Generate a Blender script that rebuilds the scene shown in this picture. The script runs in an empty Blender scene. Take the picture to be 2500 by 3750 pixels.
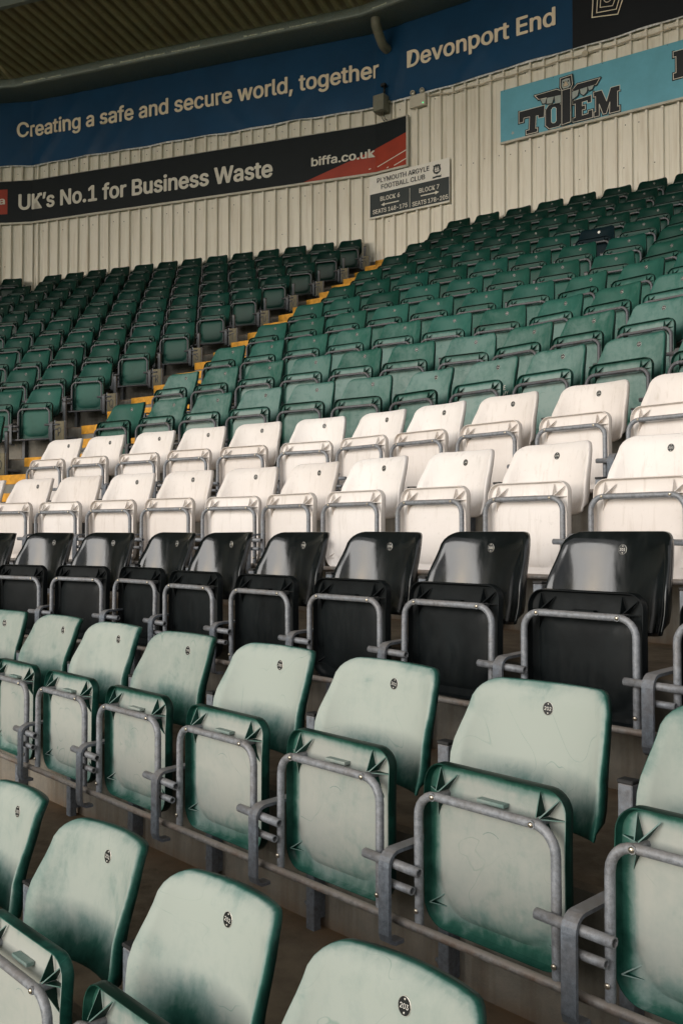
import bpy, bmesh, math, random, os
from mathutils import Vector, Matrix, noise

random.seed(7)
S = bpy.context.scene
COL = S.collection
PI = math.pi

# ------------------------------------------------------------------ camera, sky, sun, exposure
cam_d = bpy.data.cameras.new('camera')
cam = bpy.data.objects.new('camera', cam_d)
COL.objects.link(cam)
S.camera = cam
cam_d.sensor_fit = 'VERTICAL'
cam_d.sensor_height = 36.0
cam_d.sensor_width = 24.0
cam_d.lens = 3516.9 / 3750 * 36
cam_d.clip_start = 0.05
cam_d.clip_end = 2000
cam.location = (0, 0, 0)
cam.rotation_euler = (PI / 2 + 0.0232, 0, 0)

SUN_EL, SUN_AZ = math.radians(9), math.radians(217)      # azimuth of the direction towards the sun, from +X
world = bpy.data.worlds.new('World')
S.world = world
world.use_nodes = True
wn = world.node_tree
wn.nodes.clear()
w_out = wn.nodes.new('ShaderNodeOutputWorld')
w_bg = wn.nodes.new('ShaderNodeBackground')
w_sky = wn.nodes.new('ShaderNodeTexSky')
w_sky.sky_type = 'NISHITA'
w_sky.sun_disc = False
w_sky.sun_elevation = SUN_EL
w_sky.sun_rotation = PI / 2 - SUN_AZ
w_sky.air_density = 1.0
w_sky.dust_density = 2.5
w_mix = wn.nodes.new('ShaderNodeMixRGB')              # a bright, thinly clouded sky: the blue shows through the cloud in places
w_mix.inputs[2].default_value = (11.0, 10.6, 10.4, 1)
w_tc = wn.nodes.new('ShaderNodeTexCoord')
w_no = wn.nodes.new('ShaderNodeTexNoise')
w_no.inputs['Scale'].default_value = 2.2
w_no.inputs['Detail'].default_value = 6
w_cr = wn.nodes.new('ShaderNodeMapRange')
w_cr.inputs[1].default_value = 0.36
w_cr.inputs[2].default_value = 0.6
w_cr.inputs[3].default_value = 0.22
w_cr.inputs[4].default_value = 0.95
wn.links.new(w_tc.outputs['Generated'], w_no.inputs['Vector'])
wn.links.new(w_no.outputs['Fac'], w_cr.inputs[0])
wn.links.new(w_cr.outputs[0], w_mix.inputs[0])
wn.links.new(w_sky.outputs[0], w_mix.inputs[1])
wn.links.new(w_mix.outputs[0], w_bg.inputs['Color'])
w_bg.inputs['Strength'].default_value = 0.09
wn.links.new(w_bg.outputs[0], w_out.inputs['Surface'])

sun_d = bpy.data.lights.new('sun', 'SUN')
sun_d.energy = 3.0
sun_d.angle = math.radians(50)
sun_d.color = (1.0, 0.975, 0.945)
sun = bpy.data.objects.new('sun', sun_d)
COL.objects.link(sun)
to_sun = Vector((math.cos(SUN_EL) * math.cos(SUN_AZ), math.cos(SUN_EL) * math.sin(SUN_AZ), math.sin(SUN_EL)))
sun.rotation_euler = to_sun.to_track_quat('Z', 'Y').to_euler()

vs = S.view_settings
vs.view_transform = 'Standard'
vs.look = 'None'
vs.exposure = 0.29
vs.gamma = 1.0
vs.use_curve_mapping = False
S.cycles.max_bounces = 8
S.cycles.use_denoising = True

# ------------------------------------------------------------------ plan of the stand (metres; eye of the camera is z = 0)
TH = {'R': -0.83516, 'M': -0.59985, 'L': -0.36888, 'LL': -0.1339, 'L3': 0.101, 'L4': 0.336}
END_L = 45.0                                            # the side stand runs on to the left
ORDER = ['R', 'M', 'L', 'LL', 'L3', 'L4']
D = 0.71994
ZT = [-0.729, -0.391, -0.045, 0.316, 0.669, 1.031, 1.391, 1.750, 2.109, 2.467, 2.830, 3.197, 3.556, 3.917, 4.281, 4.652]
def zt(j):
    if j < 0: return ZT[0] + 0.34 * j
    return ZT[j] if j < 16 else ZT[15] + 0.365 * (j - 15)
def E2(f): return Vector((math.cos(TH[f]), math.sin(TH[f])))
def N2(f): return Vector((-math.sin(TH[f]), math.cos(TH[f])))
def mitre(f, g):
    b = (TH[f] + TH[g]) / 2
    return Vector((-math.sin(b), math.cos(b))) / math.cos((TH[f] - TH[g]) / 2)
KB = [Vector((-1.80294, 3.59588))]
for f_, ln in (('M', 3.36462), ('L', 4.16571), ('LL', 4.16571), ('L3', 4.2)):
    KB.append(KB[-1] - E2(f_) * ln)
MT = [mitre(ORDER[i], ORDER[i + 1]) for i in range(5)]
def kink(i, off): return KB[i] + MT[i] * off          # i: 0 = R|M, 1 = M|L, 2 = L|LL ...
ANCH = {'R': 0, 'M': 0, 'L': 1, 'LL': 2, 'L3': 3, 'L4': 4}
def P2(f, t, off):
    return kink(ANCH[f], off) + E2(f) * t
def span(f, off):
    """t range of a facet at this offset"""
    i = ORDER.index(f)
    if f == 'R': return (0.0, 14.0)
    if f == 'L4': return (-END_L, 0.0)
    return (-(kink(i, off) - kink(i - 1, off)).length, 0.0)
WOFF = 15 * D + 0.2                                    # the back wall
S_M = (kink(0, WOFF) - kink(1, WOFF)).length
S_L = (kink(1, WOFF) - kink(2, WOFF)).length
S_LL = (kink(2, WOFF) - kink(3, WOFF)).length
S_L3 = (kink(3, WOFF) - kink(4, WOFF)).length
def wall_sf(s):
    """running metre along the wall (0 at the M|L corner, positive to the right) -> facet, point on wall line, facet dir"""
    if s >= S_M: return 'R', kink(0, WOFF) + E2('R') * (s - S_M)
    if s >= 0: return 'M', kink(1, WOFF) + E2('M') * s
    if s >= -S_L: return 'L', kink(1, WOFF) + E2('L') * s
    if s >= -S_L - S_LL: return 'LL', kink(2, WOFF) + E2('LL') * (s + S_L)
    if s >= -S_L - S_LL - S_L3: return 'L3', kink(3, WOFF) + E2('L3') * (s + S_L + S_LL)
    return 'L4', kink(4, WOFF) + E2('L4') * (s + S_L + S_LL + S_L3)
CORN = [S_M, 0.0, -S_L, -S_L - S_LL, -S_L - S_LL - S_L3]
def wpt(s, z, off=0.0, flat=None):
    if flat:                                           # a stiff board stays in the plane of one facet
        if flat == 'M': p = kink(1, WOFF) + E2('M') * s - N2('M') * off
        elif flat == 'L': p = kink(1, WOFF) + E2('L') * s - N2('L') * off
        return Vector((p.x, p.y, z))
    f, p = wall_sf(s)
    n = N2(f)
    i = ORDER.index(f)
    # keep offsets mitred near the corners
    for k, c in enumerate(CORN):
        if abs(s - c) < 1e-4:
            n = MT[k]
    p = p - n * off
    return Vector((p.x, p.y, z))

# ------------------------------------------------------------------ helpers
def new_obj(name, me, parent=None, mats=None):
    o = bpy.data.objects.new(name, me)
    COL.objects.link(o)
    if parent is not None: o.parent = parent
    if mats and me is not None and len(me.materials) == 0:
        for m in (mats if isinstance(mats, (list, tuple)) else [mats]): me.materials.append(m)
    return o
def bm_me(bm, name, mats, smooth=False, angle=None):
    me = bpy.data.meshes.new(name)
    bmesh.ops.recalc_face_normals(bm, faces=bm.faces)
    if smooth:
        for f in bm.faces: f.smooth = True
        if angle:
            for e in bm.edges:
                if len(e.link_faces) == 2 and e.calc_face_angle(0) > math.radians(angle): e.smooth = False
    bm.to_mesh(me)
    bm.free()
    for m in (mats if isinstance(mats, (list, tuple)) else [mats]): me.materials.append(m)
    return me
def empty(name, loc=(0, 0, 0), rz=0.0):
    o = bpy.data.objects.new(name, None)
    COL.objects.link(o)
    o.location = loc
    o.rotation_euler = (0, 0, rz)
    o.empty_display_size = 0.1
    return o
def tag(o, label, cat, group=None):
    o['label'] = label
    o['category'] = cat
    if group: o['group'] = group
    return o
def struct(o):
    o['kind'] = 'structure'
    return o
def box(bm, lo, hi, mat=0, bev=0.0):
    vs_ = [bm.verts.new((x, y, z)) for x in (lo[0], hi[0]) for y in (lo[1], hi[1]) for z in (lo[2], hi[2])]
    q = [(0, 1, 3, 2), (4, 6, 7, 5), (0, 4, 5, 1), (2, 3, 7, 6), (0, 2, 6, 4), (1, 5, 7, 3)]
    fs = []
    for a in q:
        f = bm.faces.new([vs_[i] for i in a]); f.material_index = mat; fs.append(f)
    if bev:
        es = list({e for f in fs for e in f.edges})
        r = bmesh.ops.bevel(bm, geom=es, offset=bev, segments=1, affect='EDGES', profile=0.5)
        for f in r['faces']: f.material_index = mat
def tube(bm, pts, r, n=8, mat=0, caps=True, hollow=False):
    pts = [Vector(p) for p in pts]
    rings = []
    up = None
    for i, p in enumerate(pts):
        d = (pts[min(i + 1, len(pts) - 1)] - pts[max(i - 1, 0)]).normalized()
        if up is None:
            up = Vector((0, 0, 1)) if abs(d.z) < 0.9 else Vector((0, 1, 0))
        a = d.cross(up).normalized()
        b = a.cross(d).normalized()
        up = b
        rr = r[i] if isinstance(r, (list, tuple)) else r
        rings.append([bm.verts.new(p + (a * math.cos(2 * PI * k / n) + b * math.sin(2 * PI * k / n)) * rr) for k in range(n)])
    for i in range(len(rings) - 1):
        for k in range(n):
            f = bm.faces.new((rings[i][k], rings[i][(k + 1) % n], rings[i + 1][(k + 1) % n], rings[i + 1][k]))
            f.material_index = mat; f.smooth = True
    if hollow:
        for ri, sgn, idx in ((rings[0], 1, 0), (rings[-1], -1, -1)):
            c = pts[idx]
            d = (pts[1] - pts[0]).normalized() if idx == 0 else (pts[-1] - pts[-2]).normalized()
            inner = [bm.verts.new(c + (v.co - c) * 0.72) for v in ri]
            deep = [bm.verts.new(c + (v.co - c) * 0.72 + d * sgn * 0.03) for v in ri]
            for k in range(n):
                bm.faces.new((ri[k], ri[(k + 1) % n], inner[(k + 1) % n], inner[k])).material_index = mat
                bm.faces.new((inner[k], inner[(k + 1) % n], deep[(k + 1) % n], deep[k])).material_index = mat
            bm.faces.new(deep).material_index = mat
    elif caps:
        bm.faces.new(rings[0]).material_index = mat
        bm.faces.new(rings[-1][::-1]).material_index = mat
def dome(bm, c, axis, r, h, n=8, mat=0):
    axis = Vector(axis).normalized()
    a = axis.orthogonal().normalized(); b = axis.cross(a)
    c = Vector(c)
    prev = None
    for q in (0, 1, 2):
        ang = q * PI / 2 / 3
        rr, hh = r * math.cos(ang), h * math.sin(ang)
        ring = [bm.verts.new(c + axis * hh + (a * math.cos(2 * PI * k / n) + b * math.sin(2 * PI * k / n)) * rr) for k in range(n)]
        if prev:
            for k in range(n):
                f = bm.faces.new((prev[k], prev[(k + 1) % n], ring[(k + 1) % n], ring[k])); f.smooth = True; f.material_index = mat
        prev = ring
    f = bm.faces.new(prev); f.smooth = True; f.material_index = mat

# ------------------------------------------------------------------ materials
def mat_new(name):
    m = bpy.data.materials.new(name)
    m.use_nodes = True
    nt = m.node_tree
    b = nt.nodes['Principled BSDF']
    return m, nt, b
def nd(nt, typ, **kw):
    n = nt.nodes.new(typ)
    for k, v in kw.items():
        if k.startswith('in_'):
            n.inputs[int(k[3:])].default_value = v
        else: setattr(n, k, v)
    return n
def noise_n(nt, scale, detail=4, rough=0.6, coord=None, dist=0.0):
    n = nt.nodes.new('ShaderNodeTexNoise')
    n.inputs['Scale'].default_value = scale
    n.inputs['Detail'].default_value = detail
    n.inputs['Roughness'].default_value = rough
    n.inputs['Distortion'].default_value = dist
    if coord is not None: nt.links.new(coord, n.inputs['Vector'])
    return n
def maprange(nt, src, a, b, c, d, clamp=True):
    n = nt.nodes.new('ShaderNodeMapRange')
    n.clamp = clamp
    for i, v in zip((1, 2, 3, 4), (a, b, c, d)): n.inputs[i].default_value = v
    nt.links.new(src, n.inputs[0])
    return n.outputs[0]
def mixc(nt, fac, c1, c2, blend='MIX'):
    n = nt.nodes.new('ShaderNodeMixRGB')
    n.blend_type = blend
    for i, v in ((0, fac), (1, c1), (2, c2)):
        if isinstance(v, bpy.types.NodeSocket): nt.links.new(v, n.inputs[i])
        elif isinstance(v, (int, float)): n.inputs[i].default_value = v
        else: n.inputs[i].default_value = tuple(v) + (1,)
    return n.outputs[0]
def math_n(nt, op, a, b=None, c=None):
    n = nt.nodes.new('ShaderNodeMath')
    n.operation = op
    for i, v in enumerate((a, b, c)):
        if v is None: continue
        if isinstance(v, bpy.types.NodeSocket): nt.links.new(v, n.inputs[i])
        else: n.inputs[i].default_value = v
    return n.outputs[0]
def bump(nt, b, src, strength=0.2, dist=0.002):
    n = nt.nodes.new('ShaderNodeBump')
    n.inputs['Strength'].default_value = strength
    n.inputs['Distance'].default_value = dist
    nt.links.new(src, n.inputs['Height'])
    nt.links.new(n.outputs[0], b.inputs['Normal'])
def obj_coord(nt):
    """object coordinates, shifted per object so that no two copies carry the same marks"""
    tc = nt.nodes.new('ShaderNodeTexCoord')
    oi = nt.nodes.new('ShaderNodeObjectInfo')
    m = nt.nodes.new('ShaderNodeVectorMath'); m.operation = 'SCALE'
    cx = nt.nodes.new('ShaderNodeCombineXYZ')
    for i in range(3): nt.links.new(oi.outputs['Random'], cx.inputs[i])
    nt.links.new(cx.outputs[0], m.inputs[0]); m.inputs['Scale'].default_value = 37.0
    a = nt.nodes.new('ShaderNodeVectorMath'); a.operation = 'ADD'
    nt.links.new(tc.outputs['Object'], a.inputs[0]); nt.links.new(m.outputs[0], a.inputs[1])
    return a.outputs[0], oi.outputs['Random']

def plastic_green(name, top, mid, streak):
    """deep green plastic whose skin has bleached to chalk where the weather reaches it"""
    m, nt, b = mat_new(name)
    co, rnd = obj_coord(nt)
    at = nt.nodes.new('ShaderNodeAttribute'); at.attribute_name = 'bleach_shade'
    fd = nt.nodes.new('ShaderNodeAttribute'); fd.attribute_type = 'OBJECT'; fd.attribute_name = 'fade'
    n1 = noise_n(nt, 6.0, 5, 0.55, co, 0.4)
    n2 = noise_n(nt, 42.0, 5, 0.7, co)
    mp = nt.nodes.new('ShaderNodeMapping'); mp.inputs['Scale'].default_value = (12, 12, 1.8)
    nt.links.new(co, mp.inputs['Vector'])
    n3 = noise_n(nt, 3.0, 4, 0.6, mp.outputs[0], 0.2)
    v = math_n(nt, 'ADD', at.outputs['Fac'], maprange(nt, n1.outputs['Fac'], 0.25, 0.75, -0.20, 0.20, False))
    v = math_n(nt, 'ADD', v, maprange(nt, n3.outputs['Fac'], 0.3, 0.7, -streak, streak, False))
    v = math_n(nt, 'ADD', v, maprange(nt, n2.outputs['Fac'], 0.3, 0.7, -0.05, 0.05, False))
    v = math_n(nt, 'ADD', v, maprange(nt, rnd, 0, 1, -0.09, 0.07, False))
    n5 = noise_n(nt, 14.0, 6, 0.65, co, 1.2)
    v = math_n(nt, 'ADD', v, maprange(nt, n5.outputs['Fac'], 0.3, 0.7, -0.08, 0.08, False))
    v = maprange(nt, v, 0.02, 1.04, 0.0, 1.0)
    v = math_n(nt, 'MULTIPLY', v, fd.outputs['Fac'])
    cr = nt.nodes.new('ShaderNodeValToRGB')
    el = cr.color_ramp.elements
    el[0].position = 0.0; el[0].color = (0.0018, 0.019, 0.0135, 1)
    el[1].position = 1.0; el[1].color = top + (1,)
    for p, c in ((0.14, (0.006, 0.050, 0.036)), (0.36, (0.025, 0.103, 0.078)), (0.60, mid), (0.82, tuple(0.25 * a_ + 0.75 * b_ for a_, b_ in zip(mid, top)))):
        e = cr.color_ramp.elements.new(p); e.color = tuple(c) + (1,)
    nt.links.new(v, cr.inputs[0])
    # scuffs where the chalky skin is rubbed off
    wv = noise_n(nt, 3.2, 2, 0.4, co, 1.6)
    sc = maprange(nt, wv.outputs['Fac'], 0.496, 0.5, 0.0, 1.0)
    sc2 = maprange(nt, wv.outputs['Fac'], 0.5, 0.504, 1.0, 0.0)
    scf = math_n(nt, 'MULTIPLY', sc, sc2)
    scf = math_n(nt, 'MULTIPLY', scf, maprange(nt, n1.outputs['Fac'], 0.50, 0.64, 0.0, 0.45))
    col = mixc(nt, scf, cr.outputs[0], (0.03, 0.15, 0.11))
    hs = nt.nodes.new('ShaderNodeHueSaturation')
    nt.links.new(col, hs.inputs['Color'])
    nt.links.new(maprange(nt, rnd, 0, 1, 0.88, 1.10), hs.inputs['Value'])
    nt.links.new(maprange(nt, rnd, 0, 1, 0.494, 0.506), hs.inputs['Hue'])
    nt.links.new(hs.outputs[0], b.inputs['Base Color'])
    nt.links.new(maprange(nt, v, 0, 1, 0.42, 0.75), b.inputs['Roughness'])
    b.inputs['Specular IOR Level'].default_value = 0.2
    bump(nt, b, n2.outputs['Fac'], 0.10, 0.001)
    return m
def plastic_white():
    m, nt, b = mat_new('white_plastic')
    co, rnd = obj_coord(nt)
    n1 = noise_n(nt, 5.0, 6, 0.65, co)
    n2 = noise_n(nt, 45.0, 4, 0.7, co)
    c = mixc(nt, maprange(nt, n1.outputs['Fac'], 0.4, 0.75, 0, 0.5), (0.75, 0.705, 0.67), (0.63, 0.58, 0.54))
    mp = nt.nodes.new('ShaderNodeMapping'); mp.inputs['Scale'].default_value = (16, 16, 1.5)
    nt.links.new(co, mp.inputs['Vector'])
    n6 = noise_n(nt, 2.5, 5, 0.65, mp.outputs[0], 0.3)
    c = mixc(nt, maprange(nt, n6.outputs['Fac'], 0.55, 0.72, 0, 0.35), c, (0.42, 0.37, 0.31))
    at = nt.nodes.new('ShaderNodeAttribute'); at.attribute_name = 'bleach_shade'
    c = mixc(nt, maprange(nt, at.outputs['Fac'], 0.0, 0.40, 0.28, 0.0), c, (0.52, 0.44, 0.34))
    c = mixc(nt, maprange(nt, n2.outputs['Fac'], 0.60, 0.72, 0.0, 0.22), c, (0.40, 0.36, 0.31))
    hs = nt.nodes.new('ShaderNodeHueSaturation'); nt.links.new(c, hs.inputs['Color'])
    nt.links.new(maprange(nt, rnd, 0, 1, 0.92, 1.05), hs.inputs['Value'])
    nt.links.new(maprange(nt, rnd, 0, 1, 1.35, 0.8), hs.inputs['Saturation'])
    nt.links.new(hs.outputs[0], b.inputs['Base Color'])
    b.inputs['Roughness'].default_value = 0.5
    b.inputs['Specular IOR Level'].default_value = 0.3
    bump(nt, b, n2.outputs['Fac'], 0.12, 0.001)
    return m
def plastic_black(rough, name):
    m, nt, b = mat_new(name)
    co, rnd = obj_coord(nt)
    n1 = noise_n(nt, 6.0, 6, 0.65, co)
    n2 = noise_n(nt, 60.0, 4, 0.7, co)
    c = mixc(nt, maprange(nt, n1.outputs['Fac'], 0.4, 0.75, 0, 0.6), (0.0045, 0.006, 0.0065), (0.014, 0.018, 0.019))
    mp = nt.nodes.new('ShaderNodeMapping'); mp.inputs['Scale'].default_value = (10, 10, 2.0)
    nt.links.new(co, mp.inputs['Vector'])
    n7 = noise_n(nt, 3.0, 7, 0.75, mp.outputs[0], 0.5)
    c = mixc(nt, maprange(nt, n7.outputs['Fac'], 0.52, 0.75, 0, 0.28 if rough < 0.3 else 0.10), c, (0.032, 0.035, 0.035))
    nt.links.new(c, b.inputs['Base Color'])
    nt.links.new(maprange(nt, n7.outputs['Fac'], 0.35, 0.75, rough * 0.8, rough * 1.3 + 0.14), b.inputs['Roughness'])
    if rough > 0.3: b.inputs['Specular IOR Level'].default_value = 0.13
    bump(nt, b, n2.outputs['Fac'], 0.05 if rough < 0.3 else 0.15, 0.001)
    return m
def galvanised(name, base=(0.215, 0.23, 0.25), dirt=(0.15, 0.115, 0.085), amount=0.35, world_=False):
    m, nt, b = mat_new(name)
    if world_:
        co = nt.nodes.new('ShaderNodeNewGeometry').outputs['Position']
    else:
        co, rnd = obj_coord(nt)
    n1 = noise_n(nt, 9.0, 6, 0.7, co)
    n2 = noise_n(nt, 70.0, 5, 0.8, co)
    c = mixc(nt, maprange(nt, n2.outputs['Fac'], 0.3, 0.7, 0, 1), tuple(x * 0.55 for x in base), tuple(min(1, x * 1.45) for x in base))
    c = mixc(nt, maprange(nt, n1.outputs['Fac'], 0.45, 0.68, 0, amount), c, dirt)
    # dust settles on what faces up
    g = nt.nodes.new('ShaderNodeNewGeometry')
    sx = nt.nodes.new('ShaderNodeSeparateXYZ'); nt.links.new(g.outputs['Normal'], sx.inputs[0])
    up = maprange(nt, sx.outputs['Z'], 0.2, 0.9, 0.0, amount)
    c = mixc(nt, up, c, (0.27, 0.235, 0.20))
    nt.links.new(c, b.inputs['Base Color'])
    b.inputs['Metallic'].default_value = 0.25
    nt.links.new(maprange(nt, n2.outputs['Fac'], 0.3, 0.7, 0.42, 0.68), b.inputs['Roughness'])
    bump(nt, b, n2.outputs['Fac'], 0.25, 0.0008)
    return m
def simple(name, col, rough=0.6, metal=0.0, var=0.12, scale=8.0, spec=0.4, bmp=0.0, emis=None):
    m, nt, b = mat_new(name)
    co = nt.nodes.new('ShaderNodeNewGeometry').outputs['Position']
    n1 = noise_n(nt, scale, 6, 0.65, co)
    c = mixc(nt, maprange(nt, n1.outputs['Fac'], 0.3, 0.7, 0, 1), tuple(x * (1 - var) for x in col), tuple(min(1, x * (1 + var)) for x in col))
    nt.links.new(c, b.inputs['Base Color'])
    b.inputs['Roughness'].default_value = rough
    b.inputs['Metallic'].default_value = metal
    b.inputs['Specular IOR Level'].default_value = spec
    if bmp: bump(nt, b, n1.outputs['Fac'], bmp, 0.003)
    if emis:
        b.inputs['Emission Color'].default_value = tuple(emis) + (1,)
        b.inputs['Emission Strength'].default_value = 1.5
    return m
def concrete():
    m, nt, b = mat_new('terrace_concrete')
    g = nt.nodes.new('ShaderNodeNewGeometry')
    co = g.outputs['Position']
    sx = nt.nodes.new('ShaderNodeSeparateXYZ'); nt.links.new(g.outputs['Normal'], sx.inputs[0])
    up = maprange(nt, sx.outputs['Z'], 0.4, 0.8, 0, 1)
    n1 = noise_n(nt, 1.7, 7, 0.65, co)
    n2 = noise_n(nt, 14.0, 8, 0.7, co)
    n3 = noise_n(nt, 130.0, 3, 0.7, co)
    mp = nt.nodes.new('ShaderNodeMapping'); mp.inputs['Scale'].default_value = (9, 9, 0.7); nt.links.new(co, mp.inputs['Vector'])
    n4 = noise_n(nt, 2.0, 5, 0.6, mp.outputs[0])
    wall_ = mixc(nt, maprange(nt, n2.outputs['Fac'], 0.3, 0.7, 0, 1), (0.155, 0.150, 0.130), (0.255, 0.246, 0.212))
    wall_ = mixc(nt, maprange(nt, n4.outputs['Fac'], 0.45, 0.7, 0, 0.6), wall_, (0.09, 0.075, 0.055))
    floor_ = mixc(nt, maprange(nt, n2.outputs['Fac'], 0.32, 0.68, 0, 1), (0.080, 0.062, 0.041), (0.185, 0.148, 0.103))
    floor_ = mixc(nt, maprange(nt, n1.outputs['Fac'], 0.46, 0.66, 0, 0.75), floor_, (0.235, 0.185, 0.128))
    c = mixc(nt, up, wall_, floor_)
    # brown silt washed against the foot and lip of every step
    at = nt.nodes.new('ShaderNodeAttribute'); at.attribute_name = 'silt'
    sl = math_n(nt, 'MULTIPLY', at.outputs['Fac'], maprange(nt, n2.outputs['Fac'], 0.3, 0.6, 0.2, 1.0))
    c = mixc(nt, math_n(nt, 'MULTIPLY', sl, 0.75), c, (0.17, 0.095, 0.045))
    nt.links.new(c, b.inputs['Base Color'])
    b.inputs['Roughness'].default_value = 0.88
    b.inputs['Specular IOR Level'].default_value = 0.25
    hh = math_n(nt, 'ADD', n2.outputs['Fac'], math_n(nt, 'MULTIPLY', n3.outputs['Fac'], 0.4))
    bump(nt, b, hh, 0.5, 0.006)
    return m
def cladding():
    m, nt, b = mat_new('cream_cladding')
    g = nt.nodes.new('ShaderNodeNewGeometry')
    co = g.outputs['Position']
    n1 = noise_n(nt, 1.3, 6, 0.6, co)
    n2 = noise_n(nt, 40.0, 4, 0.7, co)
    mp = nt.nodes.new('ShaderNodeMapping'); mp.inputs['Scale'].default_value = (7, 7, 0.5); nt.links.new(co, mp.inputs['Vector'])
    n4 = noise_n(nt, 1.6, 6, 0.65, mp.outputs[0])
    c = mixc(nt, maprange(nt, n1.outputs['Fac'], 0.3, 0.7, 0, 1), (0.77, 0.725, 0.62), (0.82, 0.78, 0.685))
    c = mixc(nt, maprange(nt, n4.outputs['Fac'], 0.5, 0.75, 0, 0.55), c, (0.48, 0.40, 0.29))
    nt.links.new(c, b.inputs['Base Color'])
    b.inputs['Roughness'].default_value = 0.5
    b.inputs['Specular IOR Level'].default_value = 0.3
    bump(nt, b, n2.outputs['Fac'], 0.08, 0.001)
    return m
def roof_mat():
    m, nt, b = mat_new('roof_sheet')
    co = nt.nodes.new('ShaderNodeNewGeometry').outputs['Position']
    n1 = noise_n(nt, 2.2, 7, 0.7, co)
    n2 = noise_n(nt, 30.0, 5, 0.7, co)
    c = mixc(nt, maprange(nt, n1.outputs['Fac'], 0.35, 0.7, 0, 1), (0.54, 0.51, 0.30), (0.40, 0.33, 0.19))
    c = mixc(nt, maprange(nt, n2.outputs['Fac'], 0.35, 0.7, 0, 0.5), c, (0.30, 0.25, 0.15))
    at = nt.nodes.new('ShaderNodeAttribute'); at.attribute_name = 'rib_shade'
    c = mixc(nt, math_n(nt, 'MULTIPLY', at.outputs['Fac'], 0.65), c, (0.13, 0.10, 0.05))  # shade in the rib valleys painted into the colour
    nt.links.new(c, b.inputs['Base Color'])
    b.inputs['Roughness'].default_value = 0.75
    return m
def cloth(name, col):
    m, nt, b = mat_new(name)
    co = nt.nodes.new('ShaderNodeNewGeometry').outputs['Position']
    n1 = noise_n(nt, 1.5, 6, 0.6, co)
    n2 = noise_n(nt, 60.0, 3, 0.6, co)
    c = mixc(nt, maprange(nt, n1.outputs['Fac'], 0.3, 0.7, 0, 1), tuple(x * 0.85 for x in col), tuple(x * 1.15 for x in col))
    nt.links.new(c, b.inputs['Base Color'])
    b.inputs['Roughness'].default_value = 0.42
    b.inputs['Specular IOR Level'].default_value = 0.22
    bump(nt, b, n2.outputs['Fac'], 0.05, 0.001)
    return m

M_GREEN = plastic_green('green_plastic', (0.345, 0.380, 0.340), (0.155, 0.232, 0.208), 0.06)
M_GREENP = plastic_green('green_plastic_underside', (0.352, 0.365, 0.330), (0.165, 0.240, 0.218), 0.05)
M_WHITE = plastic_white()
M_BLACK = plastic_black(0.10, 'glossy_black_plastic')
M_BLACKR = plastic_black(0.42, 'satin_black_plastic')
M_NAVY = simple('navy_plastic', (0.0015, 0.011, 0.015), 0.65, spec=0.15)
M_GALV = galvanised('galvanised_tube')
M_GALVD = galvanised('dark_galvanised_tube', (0.085, 0.088, 0.098), (0.075, 0.058, 0.045), 0.4)  # darker tube steel for the rows behind the white seats
M_POSTD = galvanised('dark_galvanised_post', (0.075, 0.082, 0.09), (0.07, 0.055, 0.04), 0.4)
M_RAIL = galvanised('dusty_rail', (0.22, 0.21, 0.20), (0.20, 0.125, 0.08), 0.85)
M_POST = galvanised('galvanised_post', (0.15, 0.17, 0.195), (0.12, 0.09, 0.07), 0.4)
M_BOLT = simple('screw_steel', (0.52, 0.46, 0.37), 0.28, 0.9)
M_CAP = simple('black_cap', (0.018, 0.018, 0.018), 0.6)
M_DISC = simple('disc_black', (0.010, 0.011, 0.011), 0.4)
M_RIM = simple('disc_rim', (0.55, 0.53, 0.48), 0.4, 0.5)
M_NUM = simple('disc_number', (0.72, 0.70, 0.64), 0.5)
M_CONC = concrete()
M_YELL = simple('yellow_step_paint', (0.56, 0.26, 0.016), 0.6, 0, 0.35, 14.0)
M_CLAD = cladding()
M_ROOF = roof_mat()
M_GUT = galvanised('gutter_steel', (0.25, 0.29, 0.27), (0.30, 0.30, 0.23), 0.5, True)
M_EDGE_HI = simple('gutter_edge_highlight', (0.62, 0.64, 0.52), 0.7, 0.2, 0.5, 30.0)
M_BLUE = cloth('blue_banner', (0.009, 0.060, 0.142))
M_BANB = cloth('black_banner', (0.011, 0.014, 0.018))
M_HEM = simple('banner_hem', (0.80, 0.79, 0.75), 0.7, 0, 0.5, 25.0)
M_CREAM = simple('cream_print', (0.93, 0.81, 0.62), 0.6, 0, 0.06)
M_CHAR = simple('charcoal_print', (0.010, 0.015, 0.018), 0.5, 0, 0.1, 4.0, 0.15)
M_RED = simple('red_print', (0.34, 0.035, 0.012), 0.45, 0, 0.1, 5.0, 0.3)
M_OFFW = simple('offwhite_print', (0.70, 0.67, 0.58), 0.5, 0, 0.06)
M_FRAME = simple('sign_frame', (0.48, 0.46, 0.39), 0.5, 0.1, 0.15, 10)
M_CYAN = simple('cyan_board', (0.13, 0.40, 0.51), 0.45, 0, 0.10, 3.0, 0.3)
M_INK = simple('black_ink', (0.010, 0.013, 0.017), 0.45, 0, 0.1, 5.0, 0.3)
M_GREYI = simple('grey_ink', (0.34, 0.39, 0.37), 0.5)
M_CLUBW = simple('club_sign_white', (0.80, 0.775, 0.71), 0.5, 0, 0.05)
M_CLUBB = simple('club_sign_dark', (0.020, 0.032, 0.034), 0.45, 0, 0.08)
M_BOXG = simple('grey_box', (0.20, 0.20, 0.155), 0.55, 0, 0.15, 12)
M_LBOX = simple('light_box', (0.60, 0.56, 0.46), 0.5, 0, 0.06)
M_LENS = simple('lamp_lens', (0.42, 0.40, 0.33), 0.15, 0.3)
M_LED = simple('green_led', (0.05, 0.5, 0.15), 0.4, emis=(0.1, 0.9, 0.3))
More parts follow.
